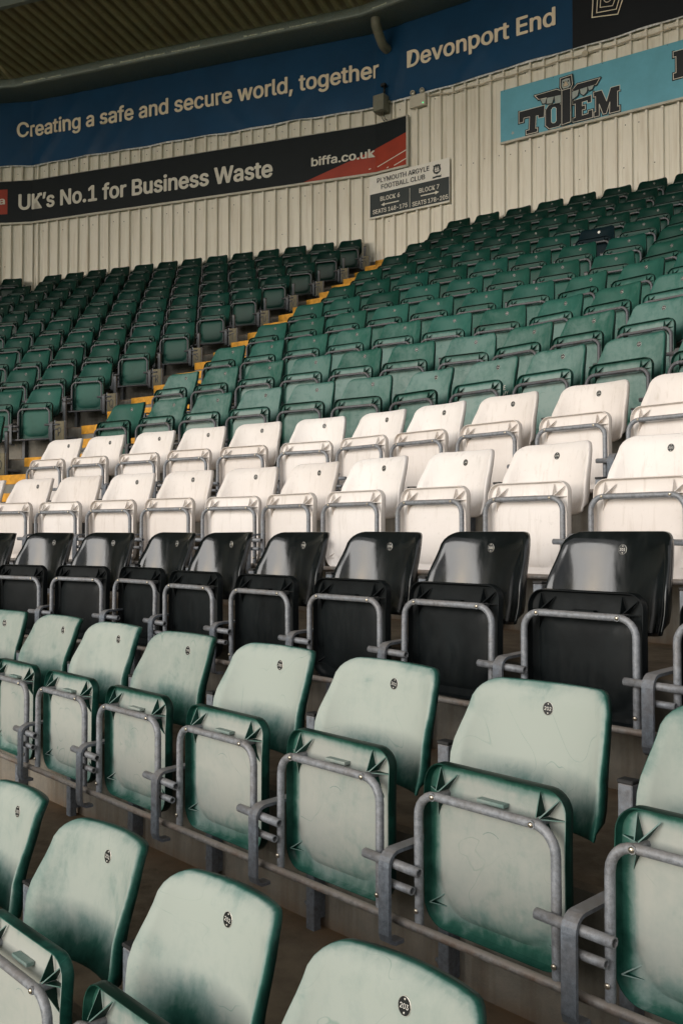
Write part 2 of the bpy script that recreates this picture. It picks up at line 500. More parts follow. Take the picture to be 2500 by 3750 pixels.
M_PIPE = simple('old_grey_pipe', (0.23, 0.22, 0.165), 0.5, 0, 0.2, 12)
M_CABLE = simple('painted_cable', (0.50, 0.44, 0.33), 0.5, 0, 0.1)
M_BOARD = simple('row_board', (0.125, 0.105, 0.055), 0.6, 0, 0.25, 25)
M_GRASS = simple('grass', (0.045, 0.10, 0.025), 0.9, 0, 0.3, 0.6)
M_SCREW = simple('wall_screw', (0.06, 0.05, 0.04), 0.5)
M_DIRTW = simple('streak_black', (0.012, 0.012, 0.012), 0.7)

# ------------------------------------------------------------------ ground and terrace
GZ = zt(-3) - 0.70 - 0.9
bm = bmesh.new()
for r in ((-400, 400),):
    q = [bm.verts.new(p) for p in ((-400, -400, GZ), (400, -400, GZ), (400, 400, GZ), (-400, 400, GZ))]
    bm.faces.new(q)
struct(new_obj('ground', bm_me(bm, 'ground', M_GRASS)))

FAC_T = ['R', 'M', 'L', 'LL', 'L3', 'L4']
def terrace_line(off):
    """plan points right to left along the terrace at this offset"""
    pts = [P2('R', 14.0, off)]
    for i in range(5): pts.append(kink(i, off))
    pts.append(P2('L4', -END_L, off))
    return pts
RISER = -0.04                                           # riser face behind the tag line of its own row
for j in range(-3, 17):
    bm = bmesh.new()
    silt = bm.verts.layers.float.new('silt')
    zb = zt(j - 1) - 0.35 - 0.015
    ztp = zt(j) - 0.35
    o0 = j * D + RISER
    o1 = o0 + D
    if j == 16: break
    if j == 15: o1 = WOFF + 0.15
    if j == -3: zb = GZ
    o_lip = o0 - 0.0
    rows_ = [(o0, zb, 1.0), (o0, zb + 0.05, 0.35), (o0, ztp - 0.13, 0.0), (o0, ztp - 0.012, 0.25), (o0 + 0.012, ztp, 0.4), (o0 + 0.10, ztp, 0.0), (o1 - 0.14, ztp, 0.0), (o1 - 0.05, ztp, 0.6), (o1 + 0.004, ztp, 1.0)]
    lines = []
    for off, z, sl in rows_:
        ln = []
        for p in terrace_line(off):
            v = bm.verts.new((p.x, p.y, z)); v[silt] = sl; ln.append(v)
        lines.append(ln)
    for a, b_ in zip(lines, lines[1:]):
        for k in range(len(a) - 1):
            bm.faces.new((a[k], a[k + 1], b_[k + 1], b_[k]))
    me = bm_me(bm, 'terrace_step', M_CONC)
    struct(new_obj('terrace_step', me))

# aisle between the blocks: half-steps with yellow nosings
AF = 'M'
def aisle_x(t, off): return kink(1, off) + E2('M') * t
for j in range(1, 16):
    o0 = j * D + RISER
    zf = zt(j - 1) - 0.35
    zm = (zf + zt(j) - 0.35) / 2
    bm = bmesh.new()
    silt = bm.verts.layers.float.new('silt')
    def prism(oa, ob, za, zb, ta, tb):
        v = []
        for (o, z) in ((oa, za), (ob, za), (ob, zb), (oa, zb)):
            for t in (ta, tb):
                p = aisle_x(t, o); v.append(bm.verts.new((p.x, p.y, z)))
        for a in ((0, 1, 3, 2), (2, 3, 5, 4), (4, 5, 7, 6), (6, 7, 1, 0), (0, 2, 4, 6), (1, 7, 5, 3)):
            bm.faces.new([v[i] for i in a])
    prism(o0 - 0.36, o0 - 0.002, zf + 0.001, zm, 0.08, 1.20)
    st = struct(new_obj('aisle_step', bm_me(bm, 'aisle_step', M_CONC)))
    bm = bmesh.new()
    prism(o0 - 0.366, o0 - 0.31, zm - 0.075, zm + 0.005, 0.085, 1.195)
    new_obj('nosing', bm_me(bm, 'nosing', M_YELL), st)
    bm = bmesh.new()
    prism(o0 - 0.007, o0 + 0.05, zt(j) - 0.35 - 0.075, zt(j) - 0.35 + 0.005, 0.085, 1.195)
    new_obj('nosing', bm_me(bm, 'nosing', M_YELL), st)

# ------------------------------------------------------------------ back wall: profiled steel sheets
ZW0, ZW1 = zt(15) - 0.35 - 0.02, 8.2
wall = empty('clad_wall', (kink(1, WOFF).x, kink(1, WOFF).y, ZW0))
tag(wall, 'cream ribbed metal cladding wall rising behind the top rows of seats', 'wall')
SHEETS = {}
def sheet_mesh(L, ph, pitch):
    """profile across x: wide flats and narrow raised ribs that stand towards the seats (-y)"""
    key = (round(L, 3), round(ph, 3), pitch)
    if key in SHEETS: return SHEETS[key]
    xs = []
    rib_w, side, dep = 0.028, 0.008, 0.044
    k0 = math.floor((0 - ph) / pitch) - 1
    pr = []
    k = k0
    while True:
        xr = ph + k * pitch                                # right foot of rib k
        for x, y in ((xr - rib_w - 2 * side, 0.0), (xr - rib_w - side, -dep), (xr - side, -dep), (xr, 0.0), (xr + 0.055, 0.0), (xr + 0.0575, -0.004), (xr + 0.060, 0.0)):
            pr.append((x, y))
        k += 1
        if ph + k * pitch - rib_w - 2 * side > L: break
    def yat(x):
        for (xa, ya), (xb, yb) in zip(pr, pr[1:]):
            if xa <= x <= xb: return ya + (yb - ya) * (x - xa) / max(1e-9, xb - xa)
        return 0.0
    pts = [(0.0, yat(0.0))] + [p for p in pr if 0.002 < p[0] < L - 0.002] + [(L, yat(L))]
    bm = bmesh.new()
    prev = None
    for x, y in pts:
        c = (bm.verts.new((x, y, 0)), bm.verts.new((x, y, ZW1 - ZW0)))
        if prev: bm.faces.new((prev[0], c[0], c[1], prev[1]))
        prev = c
    SHEETS[key] = bm_me(bm, 'cladding_sheet', M_CLAD)
    return SHEETS[key]
wallp = wall.location.copy()
def add_sheets(f, s_from, s_to, t0, phase, pitch, n_ribs=5):
    """t coordinates relative to t0 point; sheets break every n ribs"""
    W = pitch * n_ribs
    edges = [s_from]
    k = math.ceil((s_from - phase + 0.5 * pitch) / W + 0.05)
    while phase - 0.5 * pitch + k * W < s_to - 0.1:
        edges.append(phase - 0.5 * pitch + k * W); k += 1
    edges.append(s_to)
    for a, b_ in zip(edges, edges[1:]):
        ph = (phase - a) % pitch
        me = sheet_mesh(b_ - a, ph, pitch)
        o = new_obj('cladding_sheet', me, wall)
        p = t0 + E2(f) * a
        o.location = (p.x - wallp.x, p.y - wallp.y, 0)
        o.rotation_euler = (0, 0, TH[f])
add_sheets('M', 0.0, S_M, kink(1, WOFF), 1.605, 0.2093)
add_sheets('L', -S_L, 0.0, kink(1, WOFF), -6.603, 0.2195)
add_sheets('LL', -S_LL, 0.0, kink(2, WOFF), -0.2, 0.2195)
add_sheets('L3', -S_L3, 0.0, kink(3, WOFF), -0.2, 0.2195)
add_sheets('L4', -END_L, 0.0, kink(4, WOFF), -0.2, 0.2195, 20)
add_sheets('R', 0.0, 7.0, kink(0, WOFF), 0.1, 0.2093)
# corner flashings and screws
for i in range(3):
    bm = bmesh.new()
    p = kink(i, WOFF)
    a = p + E2(ORDER[i]) * 0.05 - N2(ORDER[i]) * 0.006
    b_ = p - MT[i] * 0.006
    c = p - E2(ORDER[i + 1]) * 0.05 - N2(ORDER[i + 1]) * 0.006
    vs_ = [[bm.verts.new((q.x - wallp.x, q.y - wallp.y, z)) for z in (0, ZW1 - ZW0)] for q in (a, b_, c)]
    for u, v in zip(vs_, vs_[1:]): bm.faces.new((u[0], v[0], v[1], u[1]))
    new_obj('corner_flashing', bm_me(bm, 'corner_flashing', M_CLAD), wall)
bm = bmesh.new()
for f, base, lo, hi, ph, pitch in (('M', kink(1, WOFF), 0.0, S_M, 1.605, 0.2093), ('L', kink(1, WOFF), -S_L, 0, -6.603, 0.2195), ('LL', kink(2, WOFF), -S_LL, 0, -0.2, 0.2195)):
    k = math.ceil((lo - ph) / pitch)
    while ph + k * pitch < hi - 0.05:
        for z, pr_ in ((6.73, 0.75), (5.60, 0.6), (5.0, 0.12)):
            if random.random() < pr_:
                s = ph + k * pitch + random.choice((0.075, 0.10))
                p = base + E2(f) * s
                n = N2(f)
                zz = z + random.uniform(-0.02, 0.02)
                dome(bm, (p.x - wallp.x, p.y - wallp.y, zz - ZW0), (-n.x, -n.y, 0), 0.0085, 0.008, 6)
        k += 1
o = new_obj('screw', bm_me(bm, 'wall_screws', M_SCREW), wall)
o['kind'] = 'stuff'

# wall base flashing
bm = bmesh.new()
prev = None
for s in (S_M + 7, S_M, 0.0, -S_L, -S_L - S_LL):
    a = wpt(s, ZW0 - 0.0, 0.045); b_ = wpt(s, ZW0 + 0.045, 0.040); c = wpt(s, ZW0 + 0.05, 0.0)
    q = [bm.verts.new(v - Vector((wallp.x, wallp.y, ZW0))) for v in (a, b_, c)]
    if prev:
        for u in range(2): bm.faces.new((prev[u], q[u], q[u + 1], prev[u + 1]))
    prev = q
new_obj('base_trim', bm_me(bm, 'base_trim', M_POST), wall)

# ------------------------------------------------------------------ roof: gutter, sheets, purlins
def ribbon(prof, svals, closed=False, zoff=0.0):
    """sweeps a profile [(off, z)] along the wall line"""
    bm = bmesh.new()
    prev = None
    for s in svals:
        q = [bm.verts.new(wpt(s, z, off)) for off, z in prof]
        if prev:
            n = len(prof)
            for k in range(n if closed else n - 1):
                bm.faces.new((prev[k], q[k], q[(k + 1) % n], prev[(k + 1) % n]))
        else:
            first = q
        prev = q
    if closed:
        bm.faces.new(first); bm.faces.new(prev[::-1])
    return bm
SV = (S_M + 7, S_M, 0.0, -S_L, -S_L - S_LL, -S_L - S_LL - S_L3, -S_L - S_LL - S_L3 - END_L)
g = empty('roof_gutter', wpt(0, 8.05, 0.3))
tag(g, 'long dark galvanised box gutter running along the top of the wall', 'gutter')
gp = g.location.copy()
def rel(bm, p):
    bmesh.ops.translate(bm, verts=bm.verts, vec=-Vector(p))
    return bm
new_obj('trough', bm_me(rel(ribbon([(0.02, 8.05), (0.60, 8.05), (0.625, 8.065), (0.63, 8.09), (0.63, 8.195), (0.61, 8.22), (0.59, 8.195), (0.59, 8.10), (0.02, 8.10)], SV, True), gp), 'trough', M_GUT), g)
# highlight along the lower front edge, painted on as a broken bright streak
bm = bmesh.new()
s = -9.5
while s < 4.5:
    L = random.uniform(0.15, 0.6)
    if (CORN[1] - L - 0.1 < s < 0.05) or (-S_L - L < s < -S_L + 0.05):
        s += 0.3; continue
    if random.random() < 0.8:
        n = 6
        prev = None
        for k in range(n + 1):
            ss = s + L * k / n
            h = 0.012 + 0.022 * abs(noise.noise(Vector((ss * 6, 0, 3)))) * 2 + 0.004 * random.random()
            q = [bm.verts.new(wpt(ss, 8.088, 0.632)), bm.verts.new(wpt(ss, 8.088 + h, 0.632))]
            if prev: bm.faces.new((prev[0], q[0], q[1], prev[1]))
            prev = q
    s += L + random.uniform(0.0, 0.15)
new_obj('edge_highlight', bm_me(rel(bm, gp), 'edge_highlight', M_EDGE_HI), g)
for s in (-0.72, -4.9, 3.6):
    bm = ribbon([(0.02, 8.044), (0.607, 8.044), (0.638, 8.07), (0.638, 8.205), (0.60, 8.23)], (s - 0.035, s + 0.035))
    new_obj('joint_strap', bm_me(rel(bm, gp), 'joint_strap', M_GUT), g)

roof = empty('stand_roof', wpt(0, 8.2, 3.0))
tag(roof, 'dark brown corrugated roof underside sloping over the seats', 'roof')
rp = roof.location.copy()
SL = 0.066
def roofz(off): return 8.215 + SL * (off - 0.6)
def roof_sheets(f):
    i = ORDER.index(f)
    # strip of sheets across the facet, cut at the corners
    if f == 'R': lo, hi, base = -1.0, 7.0, kink(0, WOFF)
    else:
        base = kink(i - 1, WOFF)
        w = {'M': S_M, 'L': S_L, 'LL': S_LL, 'L3': S_L3, 'L4': END_L}[f]
        lo, hi = -w - 0.2, 0.2
    PR = 0.2
    x = math.floor(lo / 1.0) * 1.0
    while x < hi:
        bm = bmesh.new()
        rib_shade = bm.verts.layers.float.new('rib_shade')
        prev = None
        prof = []
        for k in range(5):
            xx = x + k * PR
            prof += [(xx, 0.0), (xx + 0.03, 0.055), (xx + 0.10, 0.055), (xx + 0.13, 0.0)]
        prof.append((x + 1.0, 0.0))
        ys = [0.45, 3.2, 6.2, 9.2, 12.2, 16.5]
        for (px_, h) in prof:
            q = []
            for y in ys:
                p = base + E2(f) * px_ - N2(f) * y
                v = bm.verts.new((p.x, p.y, roofz(y) + h)); v[rib_shade] = 1.0 if h > 0 else 0.0  # valleys carry the painted shade, flats none
                q.append(v)
            if prev:
                for k in range(len(ys) - 1): bm.faces.new((prev[k], q[k], q[k + 1], prev[k + 1]))
            prev = q
        # cut at the hip planes
        def cut(ki, keep_dir):
            p0 = kink(ki, WOFF); m = MT[ki].normalized()
            nrm = Vector((m.y, -m.x, 0)) * keep_dir
            bmesh.ops.bisect_plane(bm, geom=bm.verts[:] + bm.edges[:] + bm.faces[:], plane_co=(p0.x, p0.y, 0), plane_no=nrm, clear_outer=True)
        if f == 'R': cut(0, -1)
        else:
            cut(i - 1, 1)
            if i < 5: cut(i, -1)
        if len(bm.faces):
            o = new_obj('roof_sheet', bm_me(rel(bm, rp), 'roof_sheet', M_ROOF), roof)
        else: bm.free()
        x += 1.0
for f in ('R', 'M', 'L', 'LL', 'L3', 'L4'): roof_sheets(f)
for off in (2.62, 4.9, 7.2, 9.5, 11.8, 14.1, 16.4):
    z = roofz(off) - 0.01
    bm = bmesh.new()
    prof = [(off - 0.04, z), (off - 0.04, z - 0.165), (off + 0.04, z - 0.165), (off + 0.04, z)]
    prev = None
    for ki in ('e0', 0, 1, 2, 3, 4, 'e1'):
        q = []
        for o_, z_ in prof:
            oo = WOFF - o_
            if ki == 'e0': p = P2('R', 8.0, oo)
            elif ki == 'e1': p = P2('L4', -END_L, oo)
            else: p = kink(ki, oo)
            q.append(bm.verts.new((p.x, p.y, z_)))
        if prev:
            for k in range(4): bm.faces.new((prev[k], q[k], q[(k + 1) % 4], prev[(k + 1) % 4]))
        prev = q
    new_obj('purlin', bm_me(rel(bm, rp), 'purlin', M_GUT), roof)

# drain pipe elbow out of the gutter
bm = bmesh.new()
pp = [wpt(0.235, 8.06, 0.42, 'M'), wpt(0.235, 7.99, 0.42, 'M'), wpt(0.235, 7.95, 0.41, 'M'), wpt(0.235, 7.89, 0.37, 'M'), wpt(0.232, 7.79, 0.27, 'M'), wpt(0.23, 7.745, 0.22, 'M'), wpt(0.23, 7.72, 0.17, 'M'), wpt(0.23, 7.71, 0.06, 'M')]
tube(bm, pp, 0.074, 16)
pc = pp[0].copy()
pipe = new_obj('drain_pipe', bm_me(rel(bm, pc), 'drain_pipe', M_PIPE, True, 40))
pipe.location = pc
tag(pipe, 'bent grey drain pipe dropping from the gutter across the blue banner', 'drain pipe')
bm = bmesh.new()
tube(bm, [pp[2] + Vector((0, 0, 0.02)), pp[2] * 0.5 + pp[3] * 0.5], 0.080, 16, caps=False)
new_obj('collar', bm_me(rel(bm, pc), 'collar', M_PIPE, True, 40), pipe)

# ------------------------------------------------------------------ lettering
FONT = None
try:
    FONT = bpy.data.fonts.load(os.path.join(bpy.utils.system_resource('DATAFILES', path='fonts'), 'Inter.woff2'))
except Exception:
    FONT = None
TCACHE = {}
def text_geo(body, bold=0.0, spacing=1.0, res=3):
    key = (body, bold, spacing, res)
    if key in TCACHE: return TCACHE[key]
    c = bpy.data.curves.new('text', 'FONT')
    c.body = body
    if FONT: c.font = FONT
    c.size = 1.0
    c.offset = bold
    c.resolution_u = res
    c.space_character = spacing
    o = bpy.data.objects.new('text', c)
    COL.objects.link(o)
    dg = bpy.context.evaluated_depsgraph_get()
    me = bpy.data.meshes.new_from_object(o.evaluated_get(dg))
    vs_ = [(v.co.x, v.co.y) for v in me.vertices]
    fs = [tuple(p.vertices) for p in me.polygons]
    es = {}
    for p in me.polygons:
        for k in p.edge_keys: es[k] = es.get(k, 0) + 1
    be = [k for k, n in es.items() if n == 1]
    bpy.data.objects.remove(o); bpy.data.curves.remove(c); bpy.data.meshes.remove(me)
    TCACHE[key] = (vs_, fs, be)
    return TCACHE[key]
CAPH = max(v[1] for v in text_geo('H')[0])
XH = max(v[1] for v in text_geo('x')[0])
def slabs(vs_, be, th=0.085, ext=0.055):
    """slab serifs on every flat stem end"""
    out = []
    asc = max(v[1] for v in text_geo('d')[0])
    for a, b_ in be:
        (x0, y0), (x1, y1) = vs_[a], vs_[b_]
        if abs(y0 - y1) > 0.008: continue
        w = abs(x1 - x0)
        if not (0.08 < w < 0.155): continue
        y = (y0 + y1) / 2
        for lvl, sg in ((0.0, 1), (XH, -1), (CAPH, -1), (asc, -1)):
            if abs(y - lvl) < 0.035:
                xa, xb = min(x0, x1) - ext, max(x0, x1) + ext
                if sg == -1 and lvl in (XH, asc): xb = max(x0, x1)
                out.append([xa, xb, y, y + sg * th])
                break
    out.sort(key=lambda q: (round(q[2], 1), q[0]))
    for p, q in zip(out, out[1:]):
        if abs(p[2] - q[2]) < 0.04 and q[0] < p[1] + 0.04:
            m_ = (p[1] + q[0]) / 2
            p[1], q[0] = m_ - 0.03, m_ + 0.03
    return out
def put_text(body, s0, s1, z0, caph, off, mat, parent, name='letter', bold=0.0, flat=None, slab=False, z1=None, spacing=1.0, origin=None, ref=None, drape=None):
    """lettering from running metre s0 to s1 on baseline z0 (z1 at its right end), capital height caph; every letter its own mesh.
    Weight is built up from thin layers shifted sideways (bold = fraction of the letter size)."""
    vs_, fs, be = text_geo(body, 0.0, spacing)
    x0 = min(v[0] for v in vs_); x1 = max(v[0] for v in vs_)
    kx = (s1 - s0) / (x1 - x0)
    ky = caph / (ref or CAPH)
    # islands
    par = list(range(len(vs_)))
    def find(a):
        while par[a] != a:
            par[a] = par[par[a]]; a = par[a]
        return a
    for f in fs:
        for q in f[1:]: par[find(q)] = find(f[0])
    isl = {}
    for q in range(len(vs_)): isl.setdefault(find(q), []).append(q)
    gl = sorted([[min(vs_[q][0] for q in g_), max(vs_[q][0] for q in g_), set([k])] for k, g_ in isl.items()])
    merged = []
    for g_ in gl:
        if merged and g_[0] < merged[-1][1] - 0.6 * min(g_[1] - g_[0], merged[-1][1] - merged[-1][0]):
            merged[-1][1] = max(merged[-1][1], g_[1]); merged[-1][2] |= g_[2]
        else: merged.append(g_)
    sl_ = slabs(vs_, be) if slab else []
    def pt_(x, y, o):
        u = (x - x0) / (x1 - x0)
        zz = z0 + ((z1 - z0) * u if z1 is not None else 0) + y * ky
        ss_ = s0 + (x - x0) * kx
        if drape: o += drape(ss_, zz)
        return wpt(ss_, zz, o, flat)
    shifts = [(0, 0)]
    if bold: shifts += [(bold * math.cos(a * PI / 4), bold * 0.75 * math.sin(a * PI / 4)) for a in range(8)]
    for g_ in merged:
        bm = bmesh.new()
        for k, (dx, dy) in enumerate(shifts):
            V = {}
            for f in fs:
                if find(f[0]) not in g_[2]: continue
                for q in f:
                    if q not in V: V[q] = bm.verts.new(pt_(vs_[q][0] + dx, vs_[q][1] + dy, off + 0.0004 * k))
                try: bm.faces.new([V[q] for q in f])
                except ValueError: pass
        for n_, (xa, xb, ya, yb) in enumerate(sl_):
            xm = (xa + xb) / 2
            if g_[0] - 0.02 <= xm <= g_[1] + 0.04:
                q = [bm.verts.new(pt_(x, y, off + 0.0042 + 0.0003 * (n_ % 5))) for x, y in ((xa - bold, ya), (xb + bold, ya), (xb + bold, yb), (xa - bold, yb))]
                bm.faces.new(q)
        if not bm.verts: bm.free(); continue
        new_obj(name, bm_me(rel(bm, origin or parent.location), name, mat), parent)
def poly_on(pts, off, mat, parent, name, flat='M', border=0.0, bmat=None, line=0.0, lmat=None):
    """flat printed shape in the plane of the wall"""
    bm = bmesh.new()
    bm.faces.new([bm.verts.new(wpt(s, z, off, flat)) for s, z in pts])
    mats = [mat]
    def strips(w, o_, mi):
        n = len(pts)
        for k in range(n):
            a = Vector(pts[k]); b_ = Vector(pts[(k + 1) % n])
            d = (b_ - a)
            if d.length < 1e-6: continue
            d.normalize(); nn = Vector((-d.y, d.x)) * w / 2; e = d * w / 2
            q = [a - e + nn, b_ + e + nn, b_ + e - nn, a - e - nn]
            f = bm.faces.new([bm.verts.new(wpt(p.x, p.y, o_ + 0.0002 * k, flat)) for p in q]); f.material_index = mi
    if border:
        mats.append(bmat); strips(border, off - 0.004, len(mats) - 1)
    if line:
        mats.append(lmat); strips(line, off + 0.002, len(mats) - 1)
    me = bm_me(rel(bm, parent.location), name, mats)
    return new_obj(name, me, parent)
def board(name, label, cat, s_list, z0, z1, off, thick, mat, flat=None):
    root = empty(name, wpt(s_list[len(s_list) // 2], z0, off, flat))
    tag(root, label, cat)
    bm = bmesh.new()
    prev = None
    for s in s_list:
        q = [bm.verts.new(wpt(s, z, o_, flat)) for z, o_ in ((z0, off), (z1, off), (z1, off - thick), (z0, off - thick))]
        if prev:
            for k in range(4): bm.faces.new((prev[k], q[k], q[(k + 1) % 4], prev[(k + 1) % 4]))
        else: bm.faces.new(q)
        prev = q
    bm.faces.new(prev[::-1])
    new_obj('panel', bm_me(rel(bm, root.location), 'panel', mat), root)
    return root
def strip_on(root, name, s_list, z0, z1, off, thick, mat, flat=None):
    bm = bmesh.new()
    prev = None
    for s in s_list:
        q = [bm.verts.new(wpt(s, z, o_, flat)) for z, o_ in ((z0, off), (z1, off), (z1, off - thick), (z0, off - thick))]
        if prev:
            for k in range(4): bm.faces.new((prev[k], q[k], q[(k + 1) % 4], prev[(k + 1) % 4]))
        else: bm.faces.new(q)
        prev = q
    bm.faces.new(prev[::-1])
    return new_obj(name, bm_me(rel(bm, root.location), name, mat), root)

# banners of cloth, slightly wrinkled
def cloth_off(s, z, z0=6.855, z1=8.045):
    t = (z - z0) / (z1 - z0)
    d = 0.0
    # diagonal pull folds from the fixings
    for k, (fs_, sl_, w, amp) in enumerate(((-5.55, 0.75, 0.05, 0.016), (-5.05, 0.7, 0.04, 0.014), (-6.6, 0.8, 0.07, 0.018), (-7.2, 0.7, 0.06, 0.016), (-2.3, -0.9, 0.06, 0.012), (-1.55, 0.8, 0.06, 0.010), (0.30, 0.25, 0.05, 0.022), (0.12, 0.15, 0.04, 0.018), (1.5, 0.9, 0.06, 0.010), (2.2, -0.8, 0.07, 0.010))):
        c = fs_ + (z - z0) * sl_
        d += 1.7 * amp * math.exp(-((s - c) / w) ** 2) * (0.35 + 0.65 * (1 - t))
    d += 0.012 * noise.noise(Vector((s * 1.1, z * 1.3, 1.7)))
    return 0.062 + d * (1 if t > 0.02 else 0.6)
def banner(name, label, s0, s1, z0, z1, mat, hem=True):
    root = empty(name, wpt((s0 + s1) / 2, z0, 0.06))
    tag(root, label, 'banner')
    bm = bmesh.new()
    ns = int((s1 - s0) / 0.09)
    ss = sorted(set([s0 + (s1 - s0) * k / ns for k in range(ns + 1)] + [c for c in CORN if s0 < c < s1]))
    nz = 14
    prev = None
    for s in ss:
        q = []
        sag = 0.012 * math.sin(s * 3.1) * 1.0 + 0.01 * math.sin(s * 7.7)
        for k in range(nz + 1):
            z = z0 + (z1 - z0) * k / nz
            if k == 0: z += sag * 0.6
            q.append(bm.verts.new(wpt(s, z, cloth_off(s, z))))
        if prev:
            for k in range(nz): bm.faces.new((prev[k], q[k], q[k + 1], prev[k + 1]))
        prev = q
    new_obj('cloth', bm_me(rel(bm, root.location), 'cloth', mat, True), root)
    if hem:
        bm = bmesh.new()
        prev = None
        for k in range(int((s1 - s0) / 0.05) + 1):
            s = s0 + 0.05 * k
            sag = 0.012 * math.sin(s * 3.1) + 0.01 * math.sin(s * 7.7)
            h = max(0.002, 0.016 + 0.022 * noise.noise(Vector((s * 1.7, 2.2, 0))) + 0.008 * random.random())
            z = z0 + sag * 0.6
            q = [bm.verts.new(wpt(s, z + 0.004, 0.058)), bm.verts.new(wpt(s, z - h, 0.052))]
            if prev: bm.faces.new((prev[0], q[0], q[1], prev[1]))
            prev = q
        new_obj('hem', bm_me(rel(bm, root.location), 'hem', M_HEM), root)
    return root
bl = banner('blue_banner', 'long dark blue cloth banner with cream lettering hung under the gutter', -11.5, 3.285, 6.855, 8.045, M_BLUE)
TO = 0.015
put_text('Creating a safe and secure world, together', -7.04, 0.067, 7.385, 0.262, TO, M_CREAM, bl, bold=0.022, z1=7.312, drape=cloth_off)
put_text('Devonport End', 0.608, 3.031, 7.313, 0.252, TO, M_CREAM, bl, bold=0.022, z1=7.262, drape=cloth_off)
bk = banner('black_banner', 'black cloth banner with a cream pentagon line emblem, right of the blue banner', 3.285, 11.0, 6.85, 8.045, M_BANB)
def line_loop(pts, w, off, mat, parent, name, closed=True):
    bm = bmesh.new()
    n = len(pts)
    for k in range(n if closed else n - 1):
        a = Vector(pts[k]); b_ = Vector(pts[(k + 1) % n]); d = (b_ - a).normalized()
        nn = Vector((-d.y, d.x)) * w / 2; e = d * w / 2
        q = [a - e + nn, b_ + e + nn, b_ + e - nn, a - e - nn]
        bm.faces.new([bm.verts.new(wpt(p.x, p.y, (cloth_off(p.x, p.y) if off < 0.02 else 0) + off + 0.0003 * k)) for p in q])
    return new_obj(name, bm_me(rel(bm, parent.location), name, mat), parent)
line_loop([(3.574, 7.200), (3.935, 7.136), (4.06, 7.47), (3.80, 7.72), (3.60, 7.60)], 0.014, TO, M_CREAM, bk, 'emblem')
line_loop([(3.641, 7.245), (3.915, 7.212), (3.99, 7.44), (3.80, 7.62), (3.66, 7.53)], 0.012, TO, M_CREAM, bk, 'emblem')
line_loop([(3.689, 7.305), (3.865, 7.275), (3.925, 7.42), (3.80, 7.54), (3.705, 7.47)], 0.011, TO, M_CREAM, bk, 'emblem')
line_loop([(3.80 + 0.055 * math.cos(a * PI / 8), 7.405 + 0.06 * math.sin(a * PI / 8)) for a in range(16)], 0.010, TO, M_CREAM, bk, 'emblem')

# waste company board
CH = board('long_advert_board', 'long charcoal advert board with slab lettering and red corner below the blue banner', 'advert board',
           [-9.2, -S_L, 0.0, 0.577], 5.79, 6.56, 0.065, 0.02, M_CHAR)
strip_on(CH, 'frame', [-9.2, -S_L, 0.0, 0.577], 5.755, 5.789, 0.075, 0.035, M_FRAME)
strip_on(CH, 'frame', [-9.2, -S_L, 0.0, 0.577], 6.561, 6.570, 0.075, 0.035, M_FRAME)
strip_on(CH, 'frame', [0.578, 0.612], 5.755, 6.572, 0.075, 0.035, M_FRAME)
put_text("UK\u2019s No.1 for Business Waste", -6.999, -1.835, 6.030, 0.272, 0.067, M_OFFW, CH, bold=0.026, slab=True, z1=5.972)
put_text('biffa.co.uk', -1.113, -0.024, 6.040, 0.115 * 1.16, 0.071, M_OFFW, CH, bold=0.024, slab=True)
bm = bmesh.new()
for quad in (((-1.269, 5.792), (0.0, 5.792), (0.0, 6.165)), ((0.0, 5.792), (0.575, 5.792), (0.575, 6.305), (0.0, 6.165))):
    bm.faces.new([bm.verts.new(wpt(s + (1e-6 if s == 0 else 0), z, 0.067, 'L' if k_ == 0 else 'M') if True else None) for k_, (s, z) in [(0 if quad[0][0] < -1 else 1, q_) for q_ in quad]])
new_obj('red_corner', bm_me(rel(bm, CH.location), 'red_corner', M_RED), CH)
for pa, pb in (((0.05, 5.869), (0.571, 6.023)), ((0.36, 5.827), (0.571, 5.889)), ((-0.115, 5.853), (-0.095, 5.858)), ((0.225, 5.817), (0.245, 5.822))):
    line_loop([pa, pb], 0.014, 0.069, M_OFFW, CH, 'stripe', closed=False)
bm = bmesh.new()
bm.faces.new([bm.verts.new(wpt(s, z, 0.067)) for s, z in ((-7.85, 5.95), (-7.229, 5.95), (-7.229, 6.415), (-7.85, 6.415))])
new_obj('red_square', bm_me(rel(bm, CH.location), 'red_square', M_RED), CH)
put_text('biffa', -7.79, -7.285, 6.14, 0.13, 0.069, M_OFFW, CH, bold=0.024, slab=True)

# totem board
TB = board('blue_advert_board', 'pale blue advert board with a black bird and block lettering at upper right', 'advert board', [2.18, S_M, S_M + 1.6], 5.765, 6.53, 0.065, 0.02, M_CYAN)
strip_on(TB, 'frame', [2.18, S_M, S_M + 1.6], 5.733, 5.764, 0.078, 0.04, M_FRAME)
def T(pts, name='lettering', mat=M_INK, o=0.068, border=0.036, line=0.008):
    poly_on(pts, o, mat, TB, name, 'M', border, M_INK, line, M_OFFW)
T([(2.475, 6.145), (2.872, 6.146), (2.860, 5.975), (2.772, 5.982), (2.772, 6.020), (2.738, 6.020), (2.731, 5.845), (2.761, 5.843), (2.761, 5.785), (2.584, 5.785), (2.584, 5.845), (2.631, 5.845), (2.641, 6.033), (2.55, 6.035), (2.545, 5.978), (2.474, 5.978)])
T([(2.882, 6.07), (2.931, 6.130), (3.085, 6.130), (3.133, 6.07), (3.133, 5.845), (3.086, 5.787), (2.935, 5.787), (2.881, 5.845)])
poly_on([(2.971, 6.05), (2.995, 6.075), (3.025, 6.075), (3.046, 6.05), (3.046, 5.875), (3.025, 5.852), (2.995, 5.852), (2.971, 5.875)], 0.0735, M_CYAN, TB, 'lettering', 'M', 0, None, 0.008, M_OFFW)
